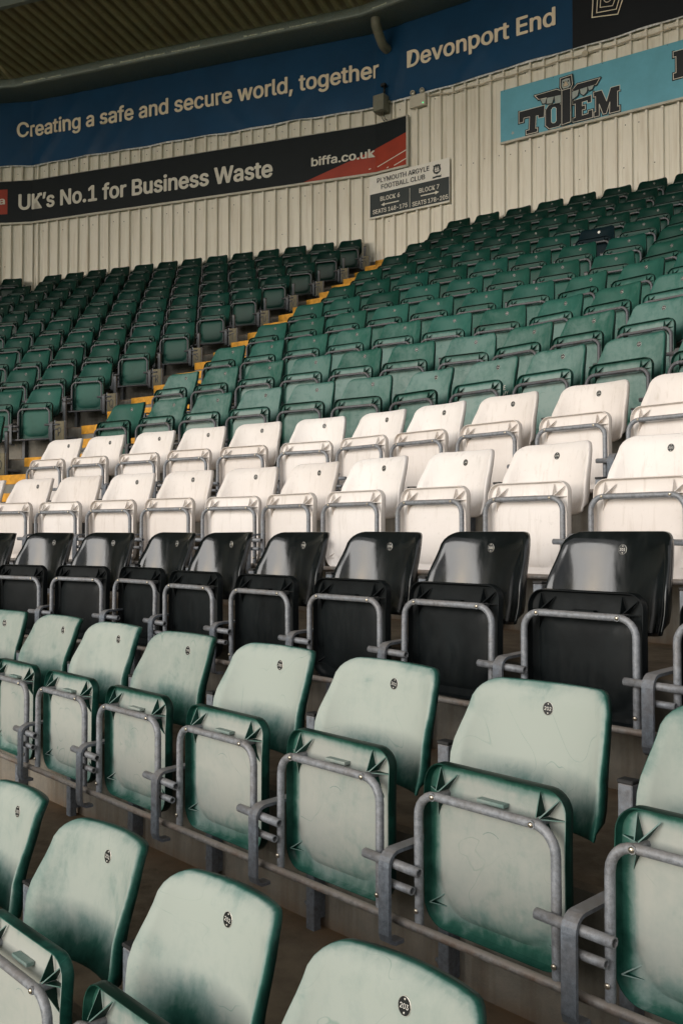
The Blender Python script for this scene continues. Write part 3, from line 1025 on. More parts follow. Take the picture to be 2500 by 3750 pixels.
# wings, feathers, head
T([(2.723, 6.316), (3.055, 6.322), (3.147, 6.270), (3.137, 6.225), (2.783, 6.245)], 'bird_wing', o=0.080)
T([(3.285, 6.255), (3.36, 6.316), (3.684, 6.316), (3.632, 6.240), (3.30, 6.225)], 'bird_wing', o=0.080)
for k, q in enumerate(([(2.813, 6.236), (2.905, 6.232), (2.885, 6.165), (2.845, 6.165)], [(2.915, 6.232), (3.015, 6.226), (2.99, 6.135), (2.905, 6.150)], [(3.025, 6.226), (3.128, 6.222), (3.128, 6.112), (3.035, 6.118)],
                       [(3.285, 6.222), (3.385, 6.228), (3.365, 6.150), (3.288, 6.108)], [(3.40, 6.228), (3.505, 6.234), (3.50, 6.165), (3.45, 6.130), (3.41, 6.165)], [(3.515, 6.234), (3.60, 6.236), (3.575, 6.180), (3.53, 6.180)])):
    poly_on(q, 0.086 + 0.001 * k, M_GREYI, TB, 'feather', 'M', 0.020, M_INK)
T([(3.138, 6.285), (3.269, 6.285), (3.266, 5.800), (3.135, 5.785)], 'bird_body', o=0.094)
T([(3.119, 6.450), (3.283, 6.459), (3.296, 6.320), (3.269, 6.275), (3.138, 6.275), (3.115, 6.335)], 'bird_head', o=0.099)
poly_on([(3.146, 6.415), (3.200, 6.425), (3.256, 6.420), (3.270, 6.315), (3.240, 6.292), (3.160, 6.292), (3.137, 6.335)], 0.1045, M_GREYI, TB, 'bird_face', 'M')
poly_on([(3.200, 6.395), (3.245, 6.325), (3.200, 6.312), (3.158, 6.325)], 0.1065, simple('beak_cream', (0.55, 0.45, 0.32)), TB, 'beak', 'M', 0, None, 0.004, M_INK)
for sx_ in (3.168, 3.236):
    poly_on([(sx_ + 0.012 * math.cos(a * PI / 4), 6.382 + 0.013 * math.sin(a * PI / 4)) for a in range(8)], 0.1068, M_INK, TB, 'bird_eye', 'M')
T([(3.287, 6.10), (3.556, 6.115), (3.556, 6.015), (3.500, 6.015), (3.498, 6.048), (3.425, 6.045), (3.425, 5.995), (3.47, 5.995), (3.47, 5.935), (3.425, 5.935), (3.425, 5.862), (3.508, 5.864), (3.512, 5.905), (3.575, 5.905), (3.575, 5.792), (3.285, 5.792), (3.285, 5.852), (3.325, 5.852), (3.325, 6.045), (3.287, 6.045)])
T([(3.590, 6.143), (3.705, 6.143), (3.772, 5.975), (3.830, 6.146), (3.958, 6.146), (3.958, 6.070), (3.925, 6.070), (3.925, 5.862), (3.956, 5.862), (3.956, 5.790), (3.812, 5.790), (3.818, 5.945), (3.768, 5.800), (3.722, 5.800), (3.668, 5.955), (3.668, 5.790), (3.592, 5.790), (3.592, 5.862), (3.618, 5.862), (3.618, 6.072), (3.590, 6.072)])
T([(4.674, 6.400), (5.05, 6.400), (5.13, 6.33), (5.13, 6.20), (5.05, 6.13), (4.92, 6.13), (4.92, 6.11), (4.96, 6.11), (4.96, 6.03), (4.674, 6.03), (4.674, 6.11), (4.71, 6.11), (4.71, 6.325), (4.674, 6.325)])
poly_on([(2.375 + 0.028 * math.cos(a * PI / 5) * (1 if a % 2 else 0.55), 5.861 + 0.028 * math.sin(a * PI / 5) * (1 if a % 2 else 0.55)) for a in range(10)], 0.068, M_GREYI, TB, 'small_mark', 'M')
for sx_ in (2.2, 2.24, 3.0, 3.72, 4.6, 5.4):
    poly_on([(sx_ + 0.007 * math.cos(a * PI / 3), 6.515 + 0.007 * math.sin(a * PI / 3)) for a in range(6)], 0.068, M_SCREW, TB, 'fixing', 'M')

# club direction sign
CS = board('direction_sign', 'white and dark direction sign for blocks 6 and 7 above the aisle', 'sign', [-0.105, 1.336], 5.068, 5.735, 0.065, 0.012, M_CLUBW, 'M')
bm = bmesh.new()
bm.faces.new([bm.verts.new(wpt(s, z, 0.067, 'M')) for s, z in ((-0.098, 5.078), (1.329, 5.078), (1.329, 5.444), (-0.098, 5.444))])
new_obj('dark_field', bm_me(rel(bm, CS.location), 'dark_field', M_CLUBB), CS)
strip_on(CS, 'frame', [-0.108, 1.339], 5.046, 5.067, 0.075, 0.022, M_OFFW, 'M')
kw = dict(off=0.069, parent=CS, flat='M')
put_text('PLYMOUTH ARGYLE', 0.039, 0.985, 5.607, 0.074, mat=M_INK, bold=0.012, **kw)
put_text('FOOTBALL CLUB', 0.116, 0.908, 5.492, 0.074, mat=M_INK, bold=0.012, **kw)
put_text('BLOCK 6', 0.10, 0.455, 5.306, 0.068, mat=M_OFFW, bold=0.018, **kw)
put_text('BLOCK 7', 0.81, 1.156, 5.293, 0.068, mat=M_OFFW, bold=0.018, **kw)
put_text('SEATS 148-175', -0.04, 0.594, 5.118, 0.066, mat=M_OFFW, bold=0.018, **kw)
put_text('SEATS 178-205', 0.685, 1.309, 5.106, 0.066, mat=M_OFFW, bold=0.018, **kw)
for a_, b_, sg in ((0.175, 0.44, -1), (0.834, 1.09, 1)):
    bm = bmesh.new()
    z = 5.243
    bm.faces.new([bm.verts.new(wpt(s, q, 0.069, 'M')) for s, q in ((a_, z - 0.009), (b_, z - 0.009), (b_, z + 0.009), (a_, z + 0.009))])
    tip, bs = ((a_ - 0.065, a_) if sg < 0 else (b_ + 0.065, b_))
    bm.faces.new([bm.verts.new(wpt(s, q, 0.0692, 'M')) for s, q in ((tip, z), (bs, z + 0.030), (bs, z - 0.030))])
    new_obj('arrow', bm_me(rel(bm, CS.location), 'arrow', M_OFFW), CS)
bm = bmesh.new()
bm.faces.new([bm.verts.new(wpt(s, q, 0.069, 'M')) for s, q in ((0.634, 5.10), (0.642, 5.10), (0.642, 5.405), (0.634, 5.405))])
new_obj('divider', bm_me(rel(bm, CS.location), 'divider', M_OFFW), CS)
cx_, cz_ = 1.119, 5.600
poly_on([(cx_ + a, cz_ + b_) for a, b_ in ((-0.066, 0.070), (-0.045, 0.062), (-0.02, 0.078), (0.0, 0.070), (0.02, 0.078), (0.045, 0.062), (0.066, 0.070), (0.058, 0.035), (0.070, -0.01), (0.052, -0.055), (0.0, -0.080), (-0.052, -0.055), (-0.070, -0.01), (-0.058, 0.035))], 0.069, M_CLUBB, CS, 'crest', 'M')
poly_on([(cx_ + a, cz_ + b_) for a, b_ in ((-0.045, -0.012), (-0.03, -0.022), (0.035, -0.022), (0.052, -0.002), (0.035, -0.04), (-0.025, -0.042))], 0.0705, M_CLUBW, CS, 'crest_ship', 'M')
for a in (-0.030, -0.004, 0.022):
    poly_on([(cx_ + a - 0.010, cz_ - 0.014), (cx_ + a + 0.012, cz_ - 0.012), (cx_ + a + 0.010, cz_ + 0.016), (cx_ + a - 0.006, cz_ + 0.018)], 0.0705, M_CLUBW, CS, 'crest_sail', 'M')
    poly_on([(cx_ + a - 0.007, cz_ + 0.022), (cx_ + a + 0.009, cz_ + 0.022), (cx_ + a + 0.003, cz_ + 0.044)], 0.0705, M_CLUBW, CS, 'crest_sail', 'M')
poly_on([(cx_ + a, cz_ + b_) for a, b_ in ((-0.080, -0.100), (-0.055, -0.108), (0.0, -0.100), (0.055, -0.106), (0.080, -0.094), (0.072, -0.112), (0.080, -0.128), (0.055, -0.134), (0.0, -0.128), (-0.055, -0.136), (-0.080, -0.130), (-0.070, -0.114))], 0.069, M_CLUBB, CS, 'crest_ribbon', 'M')

# junction box with aerial, emergency light, cable
def wall_frame(s, z, f='M'):
    p = wpt(s, z, 0.0, f)
    o_ = (p.x, p.y, z)
    return o_, TH[f]
loc, rz = wall_frame(0.155, 6.66)
jb = empty('junction_box', loc, rz)
tag(jb, 'grey wall junction box with a black aerial, below the drain pipe', 'junction box')
bm = bmesh.new()
box(bm, (-0.105, -0.20, 0.03), (0.105, -0.03, 0.30), bev=0.012)
new_obj('body', bm_me(bm, 'box_body', M_BOXG), jb)
bm = bmesh.new()
box(bm, (-0.100, -0.222, 0.04), (0.100, -0.202, 0.295), bev=0.006)
new_obj('lid', bm_me(bm, 'box_lid', M_BOXG), jb)
bm = bmesh.new()
tube(bm, [(0.05, -0.12, 0.30), (0.05, -0.12, 0.36)], 0.008, 8)
tube(bm, [(0.05, -0.12, 0.34), (0.05, -0.12, 0.44)], 0.018, 8)
box(bm, (0.0, -0.16, 0.44), (0.085, -0.09, 0.49), bev=0.008)
new_obj('aerial', bm_me(bm, 'aerial', M_CAP), jb)
for dx in (0.0, 0.05):
    bm = bmesh.new()
    tube(bm, [(dx, -0.12, 0.03), (dx, -0.12, -0.03), (dx + 0.012, -0.11, -0.07), (dx + 0.03, -0.08, -0.09)], 0.006, 6)
    new_obj('cable', bm_me(bm, 'box_cable', M_CAP), jb)
bm = bmesh.new()
tube(bm, [(0.105, -0.08, 0.2), (0.135, -0.08, 0.2)], 0.022, 10)
new_obj('gland', bm_me(bm, 'box_gland', M_BOXG), jb)
bm = bmesh.new()
box(bm, (-0.06, -0.03, -0.12), (0.12, 0.0, 0.30))
new_obj('back_plate', bm_me(bm, 'back_plate', M_FRAME), jb)
loc, rz = wall_frame(0.80, 6.645)
el = empty('emergency_light', loc, rz)
tag(el, 'cream emergency light box with two round lamps beside the grey junction box', 'emergency light')
bm = bmesh.new()
box(bm, (-0.145, -0.10, 0.0), (0.135, -0.036, 0.19), bev=0.006)
new_obj('body', bm_me(bm, 'light_body', M_LBOX), el)
for dx in (-0.095, 0.07):
    bm = bmesh.new()
    tube(bm, [(dx, -0.045, 0.235), (dx, -0.075, 0.235), (dx, -0.10, 0.235)], [0.028, 0.038, 0.042], 14)
    tube(bm, [(dx, -0.07, 0.185), (dx, -0.07, 0.21)], 0.01, 8)
    lp = new_obj('lamp', bm_me(bm, 'lamp', M_LBOX), el)
    bm = bmesh.new()
    dome(bm, (dx, -0.10, 0.235), (0, -1, 0), 0.037, 0.012, 14)
    new_obj('lens', bm_me(bm, 'lens', M_LENS), lp)
bm = bmesh.new()
dome(bm, (0.095, -0.10, 0.035), (0, -1, 0), 0.010, 0.006, 8)
new_obj('indicator', bm_me(bm, 'indicator', M_LED), el)
bm = bmesh.new()
cp = [wpt(0.955 + 0.105 * k, (6.785 - 0.055 * min(1, k / 4)) + 0.008 * math.sin(k * 1.3), 0.048) for k in range(47)]
tube(bm, cp, 0.011, 6)
cb = new_obj('conduit', bm_me(rel(bm, cp[20]), 'conduit', M_CABLE)); cb.location = cp[20]
tag(cb, 'thin painted conduit running along the cladding just below the banners', 'conduit')
bm = bmesh.new()
q = wpt(3.47, 6.722, 0.04); n = N2('M')
tube(bm, [q, q - Vector((n.x, n.y, 0)) * 0.04], 0.045, 12)
new_obj('round_box', bm_me(rel(bm, cp[20]), 'round_box', M_CABLE), cb)

# ------------------------------------------------------------------ seats.  Local frame: x right along the row, y back, z = 0 at the number disc; all lifted so the root sits at the rail
LIFT = 0.47
def smooth(a, b_, x):
    t = max(0.0, min(1.0, (x - a) / (b_ - a)))
    return t * t * (3 - 2 * t)
def back_w(z):
    w = 0.177 + 0.021 * smooth(0.04, -0.12, z) - 0.004 * smooth(-0.15, -0.24, z)
    r = 0.045
    top = 0.050
    if z > top - r:
        h = r - (top - z)
        w -= r - math.sqrt(max(0.0, r * r - h * h))
    return w
def back_y(x, z):
    u = x / 0.195
    y = 0.12 * z + 0.001
    y -= (0.054 + 0.026 * smooth(0.03, -0.12, z)) * (0.75 * u * u + 0.25 * u ** 6)
    if z > 0.01: y += 0.016 * ((z - 0.01) / 0.04) ** 2
    if z < -0.17: y -= 0.012 * smooth(-0.17, -0.24, z)
    return y
def backrest_mesh(mats, name='backrest'):
    bm = bmesh.new()
    bl_ = bm.verts.layers.float.new('bleach_shade')
    zs = [0.050, 0.0485, 0.044, 0.037, 0.027, 0.012, -0.008, -0.032, -0.058, -0.085, -0.115, -0.145, -0.175, -0.205, -0.228, -0.240]
    NX = 16
    grid = []
    for z in zs:
        w = back_w(z)
        row = []
        for k in range(NX + 1):
            u = -1 + 2 * k / NX
            u = math.copysign(abs(u) ** 0.85, u)
            x = u * w
            zz = z
            if z < -0.17: zz = z + 0.012 * abs(u) ** 4 * smooth(-0.17, -0.24, z)
            v = bm.verts.new((x, back_y(x, zz), zz))
            edge = smooth(0.0, 0.014, w - abs(x))
            b_ = (0.82 + 0.16 * edge) * (0.20 + 0.80 * smooth(-0.250, -0.095, z + 0.015 * math.sin(x * 19) + 0.02 * abs(x) / 0.19))
            b_ *= 0.80 + 0.20 * smooth(0.050, 0.030, z)
            v[bl_] = b_
            row.append(v)
        grid.append(row)
    for a, b_ in zip(grid, grid[1:]):
        for k in range(NX): bm.faces.new((a[k], a[k + 1], b_[k + 1], b_[k]))
    loop = [r[0] for r in grid[::-1]] + grid[0][1:-1] + [r[-1] for r in grid] + grid[-1][1:-1][::-1]
    n = len(loop)
    cen = Vector((0, 0, -0.11))
    prev = loop
    for step, (out, back) in enumerate(((0.0030, 0.003), (0.0042, 0.008), (0.0042, 0.016), (0.003, 0.025))):
        ring = []
        for k in range(n):
            c = loop[k].co
            t_ = (loop[(k + 1) % n].co - loop[k - 1].co)
            d = Vector((-t_.z, 0, t_.x))
            d = d.normalized() if d.length > 1e-6 else (c - cen).normalized()
            if d.dot(c - cen) < 0: d = -d
            bk_ = back * (1.0 + 0.35 * smooth(0.0, -0.15, c.z) if c.z > -0.2 else 0.4)
            v = bm.verts.new(c + d * out + Vector((0, bk_, 0)))
            v[bl_] = (0.62, 0.34, 0.12, 0.02)[step] * (1 if c.z > 0.0 else 0.7)
            ring.append(v)
        for k in range(n): bm.faces.new((prev[k], prev[(k + 1) % n], ring[(k + 1) % n], ring[k]))
        prev = ring
    # inner lip so that the shell has thickness seen from behind
    ring = []
    for k in range(n):
        c = prev[k].co
        d = (cen - c); d.y = 0; d.normalize()
        v = bm.verts.new(c + d * 0.005 + Vector((0, -0.004, 0))); ring.append(v)
    for k in range(n): bm.faces.new((prev[k], prev[(k + 1) % n], ring[(k + 1) % n], ring[k]))
    back_ring = []
    for k in range(n):
        c = loop[k].co
        d = (cen - c); d.y = 0; d.normalize()
        back_ring.append(bm.verts.new(c + d * 0.004 + Vector((0, 0.006, 0))))
    for k in range(n): bm.faces.new((ring[k], ring[(k + 1) % n], back_ring[(k + 1) % n], back_ring[k]))
    bmesh.ops.translate(bm, verts=bm.verts, vec=(0, 0, LIFT))
    return bm_me(bm, name, mats, True)
def rrect(cx, cz, hw, hh, rt, rb, nper=8, taper=0.0):
    """closed outline, same count whatever the radii; from top-left corner clockwise"""
    pts = []
    for (sx, sz, r, a0) in ((-1, 1, rt, PI), (1, 1, rt, PI / 2), (1, -1, rb, 0), (-1, -1, rb, -PI / 2)):
        ccx, ccz = cx + sx * (hw - r), cz + sz * (hh - r)
        for k in range(nper):
            a = a0 - (PI / 2) * k / (nper - 1)
            pts.append((ccx + r * math.cos(a), ccz + r * math.sin(a)))
        # midpoints of the straight that follows
        nx = {(-1, 1): (1, 1), (1, 1): (1, -1), (1, -1): (-1, -1), (-1, -1): (-1, 1)}[(sx, sz)]
        r2 = rt if nx[1] > 0 else rb
        c2 = (cx + nx[0] * (hw - r2), cz + nx[1] * (hh - r2))
        a_end = a0 - PI / 2
        p0 = pts[-1]
        p1 = (c2[0] + r2 * math.cos(a_end), c2[1] + r2 * math.sin(a_end))
        for q in (0.2, 0.4, 0.6, 0.8):
            pts.append((p0[0] + (p1[0] - p0[0]) * q, p0[1] + (p1[1] - p0[1]) * q))
    return [(x * (1 - taper * (z - cz) / hh) if taper else x, z) for x, z in pts]
def pan_mesh(mats, name='seat_pan'):
    bm = bmesh.new()
    bl_ = bm.verts.layers.float.new('bleach_shade')
    CZ, HW, HH = -0.293, 0.190, 0.181
    def bleach_shade(x, z, y):
        b_ = 0.34 + 0.66 * smooth(-0.182, -0.138, x)  # left strip: unbleached, with the tube's occlusion painted in
        b_ *= 0.35 + 0.65 * smooth(-0.118, -0.140, z)
        low = smooth(-0.475, -0.36, z - 0.10 * x)
        b_ *= 0.58 + 0.42 * low  # shadow towards the lower edge painted in with the bleaching
        return b_
    spec = [  # hw, hh, rt, rb, cz, y, bleach factor
        (HW - 0.012, HH - 0.012, 0.040, 0.050, CZ, -0.178, 0.0),
        (HW - 0.003, HH - 0.003, 0.046, 0.055, CZ, -0.180, 0.0),
        (HW, HH, 0.049, 0.058, CZ, -0.184, 0.02),
        (HW, HH, 0.049, 0.058, CZ, -0.194, 0.08),
        (HW - 0.001, HH - 0.001, 0.049, 0.058, CZ, -0.2068, 0.12),
        (HW - 0.0012, HH - 0.0012, 0.048, 0.057, CZ, -0.2075, 0.65),
        (HW - 0.0034, HH - 0.0034, 0.046, 0.055, CZ, -0.2075, 0.75),
        (HW - 0.0050, HH - 0.0050, 0.044, 0.053, CZ, -0.198, 0.80),
        (HW - 0.0080, HH - 0.0085, 0.041, 0.052, CZ, -0.1915, 0.85),
        (HW - 0.016, HH - 0.020, 0.036, 0.056, CZ, -0.1905, 0.95),
        (HW - 0.030, HH - 0.034, 0.032, 0.070, CZ, -0.1905, 1.0),
        (0.156, 0.128, 0.036, 0.085, CZ - 0.022, -0.1908, 1.0),
        (0.150, 0.122, 0.036, 0.085, CZ - 0.022, -0.1945, 1.0),
        (0.140, 0.113, 0.034, 0.080, CZ - 0.022, -0.1990, 1.0),
        (0.110, 0.092, 0.030, 0.060, CZ - 0.020, -0.2025, 1.0),
        (0.070, 0.060, 0.025, 0.040, CZ - 0.020, -0.2040, 1.0),
        (0.035, 0.030, 0.015, 0.018, CZ - 0.020, -0.2045, 1.0)]
    prev = None
    for (hw, hh, rt, rb, cz, y, bf) in spec:
        ring = []
        for (x, z) in rrect(0, cz, hw, hh, rt, rb):
            yy = y
            if bf >= 0.0: yy -= 0.0
            # front edge of the seat rolls over (top when tipped up)
            yy += 0.006 * smooth(-0.20, -0.12, z)
            v = bm.verts.new((x, yy, z)); v[bl_] = bf * bleach_shade(x, z, y)
            ring.append(v)
        if prev:
            n = len(ring)
            for k in range(n): bm.faces.new((prev[k], prev[(k + 1) % n], ring[(k + 1) % n], ring[k]))
        else: first = ring
        prev = ring
    c = bm.verts.new((0, -0.2047, CZ - 0.02)); c[bl_] = 1.0
    n = len(prev)
    for k in range(n): bm.faces.new((prev[k], prev[(k + 1) % n], c))
    # sitting side
    mid = []
    for (x, z) in rrect(0, CZ, HW - 0.06, HH - 0.06, 0.03, 0.03):
        v = bm.verts.new((x, -0.181, z)); v[bl_] = 0.3; mid.append(v)
    c = bm.verts.new((0, -0.184, CZ)); c[bl_] = 0.3
    for k in range(n):
        bm.faces.new((first[(k + 1) % n], first[k], mid[k], mid[(k + 1) % n]))
        bm.faces.new((mid[(k + 1) % n], mid[k], c))
    # raised ring of the moulding mark
    for (cx, cz, r, w, yb) in ((-0.008, -0.385, 0.019, 0.0010, -0.2024), (0.0, -0.262, 0.030, 0.0007, -0.2034)):
        a_ = [bm.verts.new((cx + (r - w) * math.cos(2 * PI * k / 24), yb, cz + (r - w) * math.sin(2 * PI * k / 24))) for k in range(24)]
        b2 = [bm.verts.new((cx + (r + w) * math.cos(2 * PI * k / 24), yb, cz + (r + w) * math.sin(2 * PI * k / 24))) for k in range(24)]
        for v in a_ + b2: v[bl_] = 0.72
        for k in range(24): bm.faces.new((a_[k], a_[(k + 1) % 24], b2[(k + 1) % 24], b2[k]))
    bmesh.ops.translate(bm, verts=bm.verts, vec=(0, 0, LIFT))
    return bm_me(bm, name, mats, True, 55)
def gusset_mesh(mats):
    """star of thin webs around each fixing of the tube, and the two at the foot"""
    bm = bmesh.new()
    bl_ = bm.verts.layers.float.new('bleach_shade')
    def web(cx, cz, ex, ez, h0=0.030, h1=0.001):
        d = Vector((ex - cx, 0, ez - cz)).normalized()
        nn = Vector((-d.z, 0, d.x)) * 0.0012
        a = Vector((cx, -0.1903, cz)); b_ = Vector((ex, -0.1903, ez))
        ha, hb = Vector((0, -h0, 0)), Vector((0, -h1, 0))
        for quad, bv in (((a + nn, b_ + nn, b_ + nn + hb, a + nn + ha), 0.10), ((a - nn, b_ - nn, b_ - nn + hb, a - nn + ha), 0.10),
                         ((a + nn + ha, b_ + nn + hb, b_ - nn + hb, a - nn + ha), 0.62), ((a + nn, a - nn, a - nn + ha, a + nn + ha), 0.10)):
            vv = [bm.verts.new(p) for p in quad]
            for v in vv: v[bl_] = bv
            bm.faces.new(vv)
    for sg in (-1, 1):
        cx, cz = 0.134 * sg, -0.168
        web(cx - 0.004, cz, cx - 0.016, cz + 0.044, 0.032)
        web(cx + 0.004, cz, cx + 0.032, cz + 0.036, 0.032)
        web(cx, cz - 0.004, cx + 0.046 * sg, cz - 0.004, 0.026)
        web(cx, cz - 0.01, cx + 0.024 * sg, cz - 0.062, 0.030)
    for sg in (-1, 1):
        cx, cz = 0.176 * sg, -0.425
        web(cx, cz, cx - 0.034 * sg, cz + 0.024, 0.014)
        web(cx, cz, cx - 0.040 * sg, cz - 0.002, 0.014)
    # grip block under the top tube
    n0 = len(bm.verts)
    box(bm, (-0.034, -0.208, -0.173), (0.038, -0.190, -0.1655))
    bm.verts.ensure_lookup_table()
    for v in bm.verts[n0:]: v[bl_] = 0.75
    bmesh.ops.translate(bm, verts=bm.verts, vec=(0, 0, LIFT))
    return bm_me(bm, 'gusset', mats)
def frame_mesh(mat_):
    bm = bmesh.new()
    pts = [(-0.183, -0.230, -0.470)]
    r = 0.052
    for k in range(7):
        a = PI - PI / 2 * k / 6
        pts.append((-0.183 + r + r * math.cos(a), -0.230, -0.178 - r + r * math.sin(a)))
    for k in range(7):
        a = PI / 2 - PI / 2 * k / 6
        pts.append((0.183 - r + r * math.cos(a), -0.230, -0.178 - r + r * math.sin(a)))
    pts.append((0.183, -0.230, -0.470))
    tube(bm, pts, 0.0102, 10)
    # flattened, welded ears where the screws go
    for x, z in ((-0.132, -0.178), (0.132, -0.178)):
        tube(bm, [(x, -0.187, z), (x, -0.2412, z)], 0.0088, 8)
    bmesh.ops.translate(bm, verts=bm.verts, vec=(0, 0, LIFT))
    return bm_me(bm, 'tube_frame', mat_, True, 50)
def screw_mesh():
    bm = bmesh.new()
    dome(bm, (0, 0, 0), (0, -1, 0), 0.0062, 0.0036, 8)
    return bm_me(bm, 'screw', M_BOLT, True)
def disc_mesh(mats):
    bm = bmesh.new()
    n = 20
    R0 = 0.0150
    y0 = -0.0012
    def ring(r, y, sx=0.92): return [bm.verts.new((r * sx * math.cos(2 * PI * k / n), y, r * math.sin(2 * PI * k / n))) for k in range(n)]
    a, b_, c, d = ring(R0, 0.002), ring(R0, y0), ring(R0 * 0.955, y0 - 0.0003), ring(R0 * 0.945, y0 - 0.0001)
    for p, q, m in ((a, b_, 1), (b_, c, 1), (c, d, 0)):
        for k in range(n): bm.faces.new((p[k], p[(k + 1) % n], q[(k + 1) % n], q[k])).material_index = m
    bm.faces.new(d).material_index = 0
    for z in (0.0102, -0.0102):
        dome(bm, (0, y0 - 0.0001, z), (0, -1, 0), 0.0020, 0.0010, 8, 1)
    return bm_me(bm, 'number_disc', mats, False)
DISC = disc_mesh([M_DISC, M_RIM])
DISCW = disc_mesh([M_NUM, M_NUM])
NUMS = {}
def num_mesh(n_):
    if n_ in NUMS: return NUMS[n_]
    vs_, fs, be = text_geo(str(n_), 0.0, 1.0, 2)
    x0 = min(v[0] for v in vs_); x1 = max(v[0] for v in vs_)
    k = 0.0078 / CAPH
    bm = bmesh.new()
    V = [bm.verts.new(((x - (x0 + x1) / 2) * k * 0.95, -0.0019, (y - CAPH / 2) * k)) for x, y in vs_]
    for f in fs:
        try: bm.faces.new([V[i] for i in f])
        except ValueError: pass
    NUMS[n_] = bm_me(bm, 'number', M_NUM)
    return NUMS[n_]
MESH = {}
for kind, mb, mp_ in (('green', M_GREEN, M_GREENP), ('white', M_WHITE, M_WHITE), ('black', M_BLACK, M_BLACKR), ('navy', M_NAVY, M_NAVY)):
    MESH[kind] = (backrest_mesh(mb), pan_mesh(mp_), gusset_mesh(mp_))
FRAME = frame_mesh(M_GALV)
FRAMED = frame_mesh(M_GALVD)
SCREW = screw_mesh()
def cot(mesh, name, parent, loc=(0, 0, 0), rot=None):
    o = bpy.data.objects.new(name, mesh)
    COL.objects.link(o)
    o.parent = parent
    o.location = loc
    if rot: o.rotation_euler = rot
    return o
def make_seat(kind, f, t, j, number, label, group, fade=0.0, disc=True, white_disc=False, near=False):
    p = P2(f, t, j * D)
    root = empty('tip_up_seat', (p.x, p.y, zt(j) - LIFT), TH[f] + random.uniform(-0.008, 0.008))
    tag(root, label, 'seat', group)
    bk_, pn, gs = MESH[kind]
    a = cot(bk_, 'backrest', root, (-0.008, 0, 0), (random.uniform(-0.014, 0.014), random.uniform(-0.010, 0.010), random.uniform(-0.012, 0.012)))
    b_ = cot(pn, 'seat_pan', root)
    g_ = cot(gs, 'gusset', b_)
    g_['kind'] = 'stuff'
    c = cot(FRAME if j < 5 else FRAMED, 'tube_frame', root)
    tip = random.uniform(-0.05, 0.03)
    for o in (b_, c):                                      # small differences in how far each seat has tipped up
        o.location.y += math.tan(tip) * 0.0
        o.rotation_euler = (tip * 0.4, 0, 0)
    for o in (a, b_, g_): o['fade'] = max(0.0, min(1.0, (fade if o is a else min(fade * 1.2 + 0.03, 0.66) if fade < 0.7 else fade) + random.uniform(-0.03, 0.03)))
    if disc:
        dd = cot(DISCW if white_disc else DISC, 'number_disc', a, (0.008, 0.0005, LIFT), (math.radians(-7.4), random.uniform(-0.15, 0.15), 0))
        if not white_disc: cot(num_mesh(number), 'number', dd)
    if near:
        for x, z in ((-0.132, -0.178), (0.132, -0.178), (-0.183, -0.438), (0.183, -0.438)):
            cot(SCREW, 'screw', c, (x, -0.2425 if z > -0.3 else -0.2415, z + LIFT))
    return root

ROWT = {
 0: [0.46, 0.94, 1.42, 1.90, 2.37, 2.83, 3.31],
 1: [-1.15, -0.67, -0.19, 0.28, 0.74, 1.21, 1.70, 2.18, 2.67, 3.15, 3.63],
 2: [-1.81, -1.33, -0.85, -0.39, 0.08, 0.54, 1.04, 1.53, 2.01, 2.50, 2.98, 3.46],
 3: [-2.47, -1.99, -1.52, -1.05, -0.59, -0.12, 0.39, 0.86, 1.36, 1.85, 2.34, 2.82],
 4: [-2.63, -2.17, -1.67, -1.21, -0.74, -0.25, 0.24, 0.69, 1.16, 1.66, 2.14, 2.62],
 5: [-2.80, -2.32, -1.85, -1.38, -0.91, -0.44, 0.05, 0.57, 1.05, 1.54, 2.02, 2.50],
 6: [-2.96, -2.49, -2.00, -1.53, -1.06, -0.59, -0.10, 0.40, 0.87, 1.36, 1.84, 2.32],
 7: [-3.12, -2.64, -2.16, -1.69, -1.21, -0.74, -0.27, 0.24, 0.72, 1.19, 1.67, 2.15],
 8: [-3.26, -2.79, -2.30, -1.83, -1.36, -0.89, -0.41, 0.08, 0.58, 1.06, 1.54],
 9: [-3.40, -2.92, -2.45, -1.98, -1.51, -1.03, -0.54, -0.04, 0.49, 0.97, 1.45],
 10: [-3.55, -3.08, -2.60, -2.13, -1.66, -1.19, -0.72, -0.24, 0.28, 0.76, 1.24],
 11: [-3.72, -3.24, -2.77, -2.29, -1.81, -1.35, -0.87, -0.40, 0.08, 0.56, 1.04],
 12: [-3.87, -3.39, -2.92, -2.44, -1.97, -1.49, -1.02, -0.55, -0.07, 0.41],
 13: [-4.02, -3.54, -3.06, -2.58, -2.10, -1.62, -1.14, -0.66, -0.18, 0.30],
 14: [-4.17, -3.70, -3.22, -2.74, -2.26, -1.78, -1.30, -0.82, -0.34, 0.14],
 15: [-4.33, -3.86, -3.37, -2.89, -2.42, -1.94, -1.47, -0.99, -0.51]}
ORD = ['first', 'second', 'third', 'fourth', 'fifth', 'sixth', 'seventh', 'eighth', 'ninth', 'tenth', 'eleventh', 'twelfth', 'thirteenth', 'fourteenth', 'fifteenth', 'sixteenth', 'seventeenth', 'eighteenth']
FADE = {0: 0.97, 1: 0.97, 4: 0.5, 5: 0.55, 6: 0.48, 7: 0.40, 8: 0.32, 9: 0.24, 10: 0.17, 11: 0.11, 12: 0.06, 13: 0.03, 14: 0.01, 15: 0.0}
for j, ts in ROWT.items():                              # the block runs on past the right edge of the picture
    for k in range(2):
        if 203 - j + round((ts[-1] + 0.48 - (2.83 - 0.16 * j)) / 0.48) <= 205: ts.append(ts[-1] + 0.48)
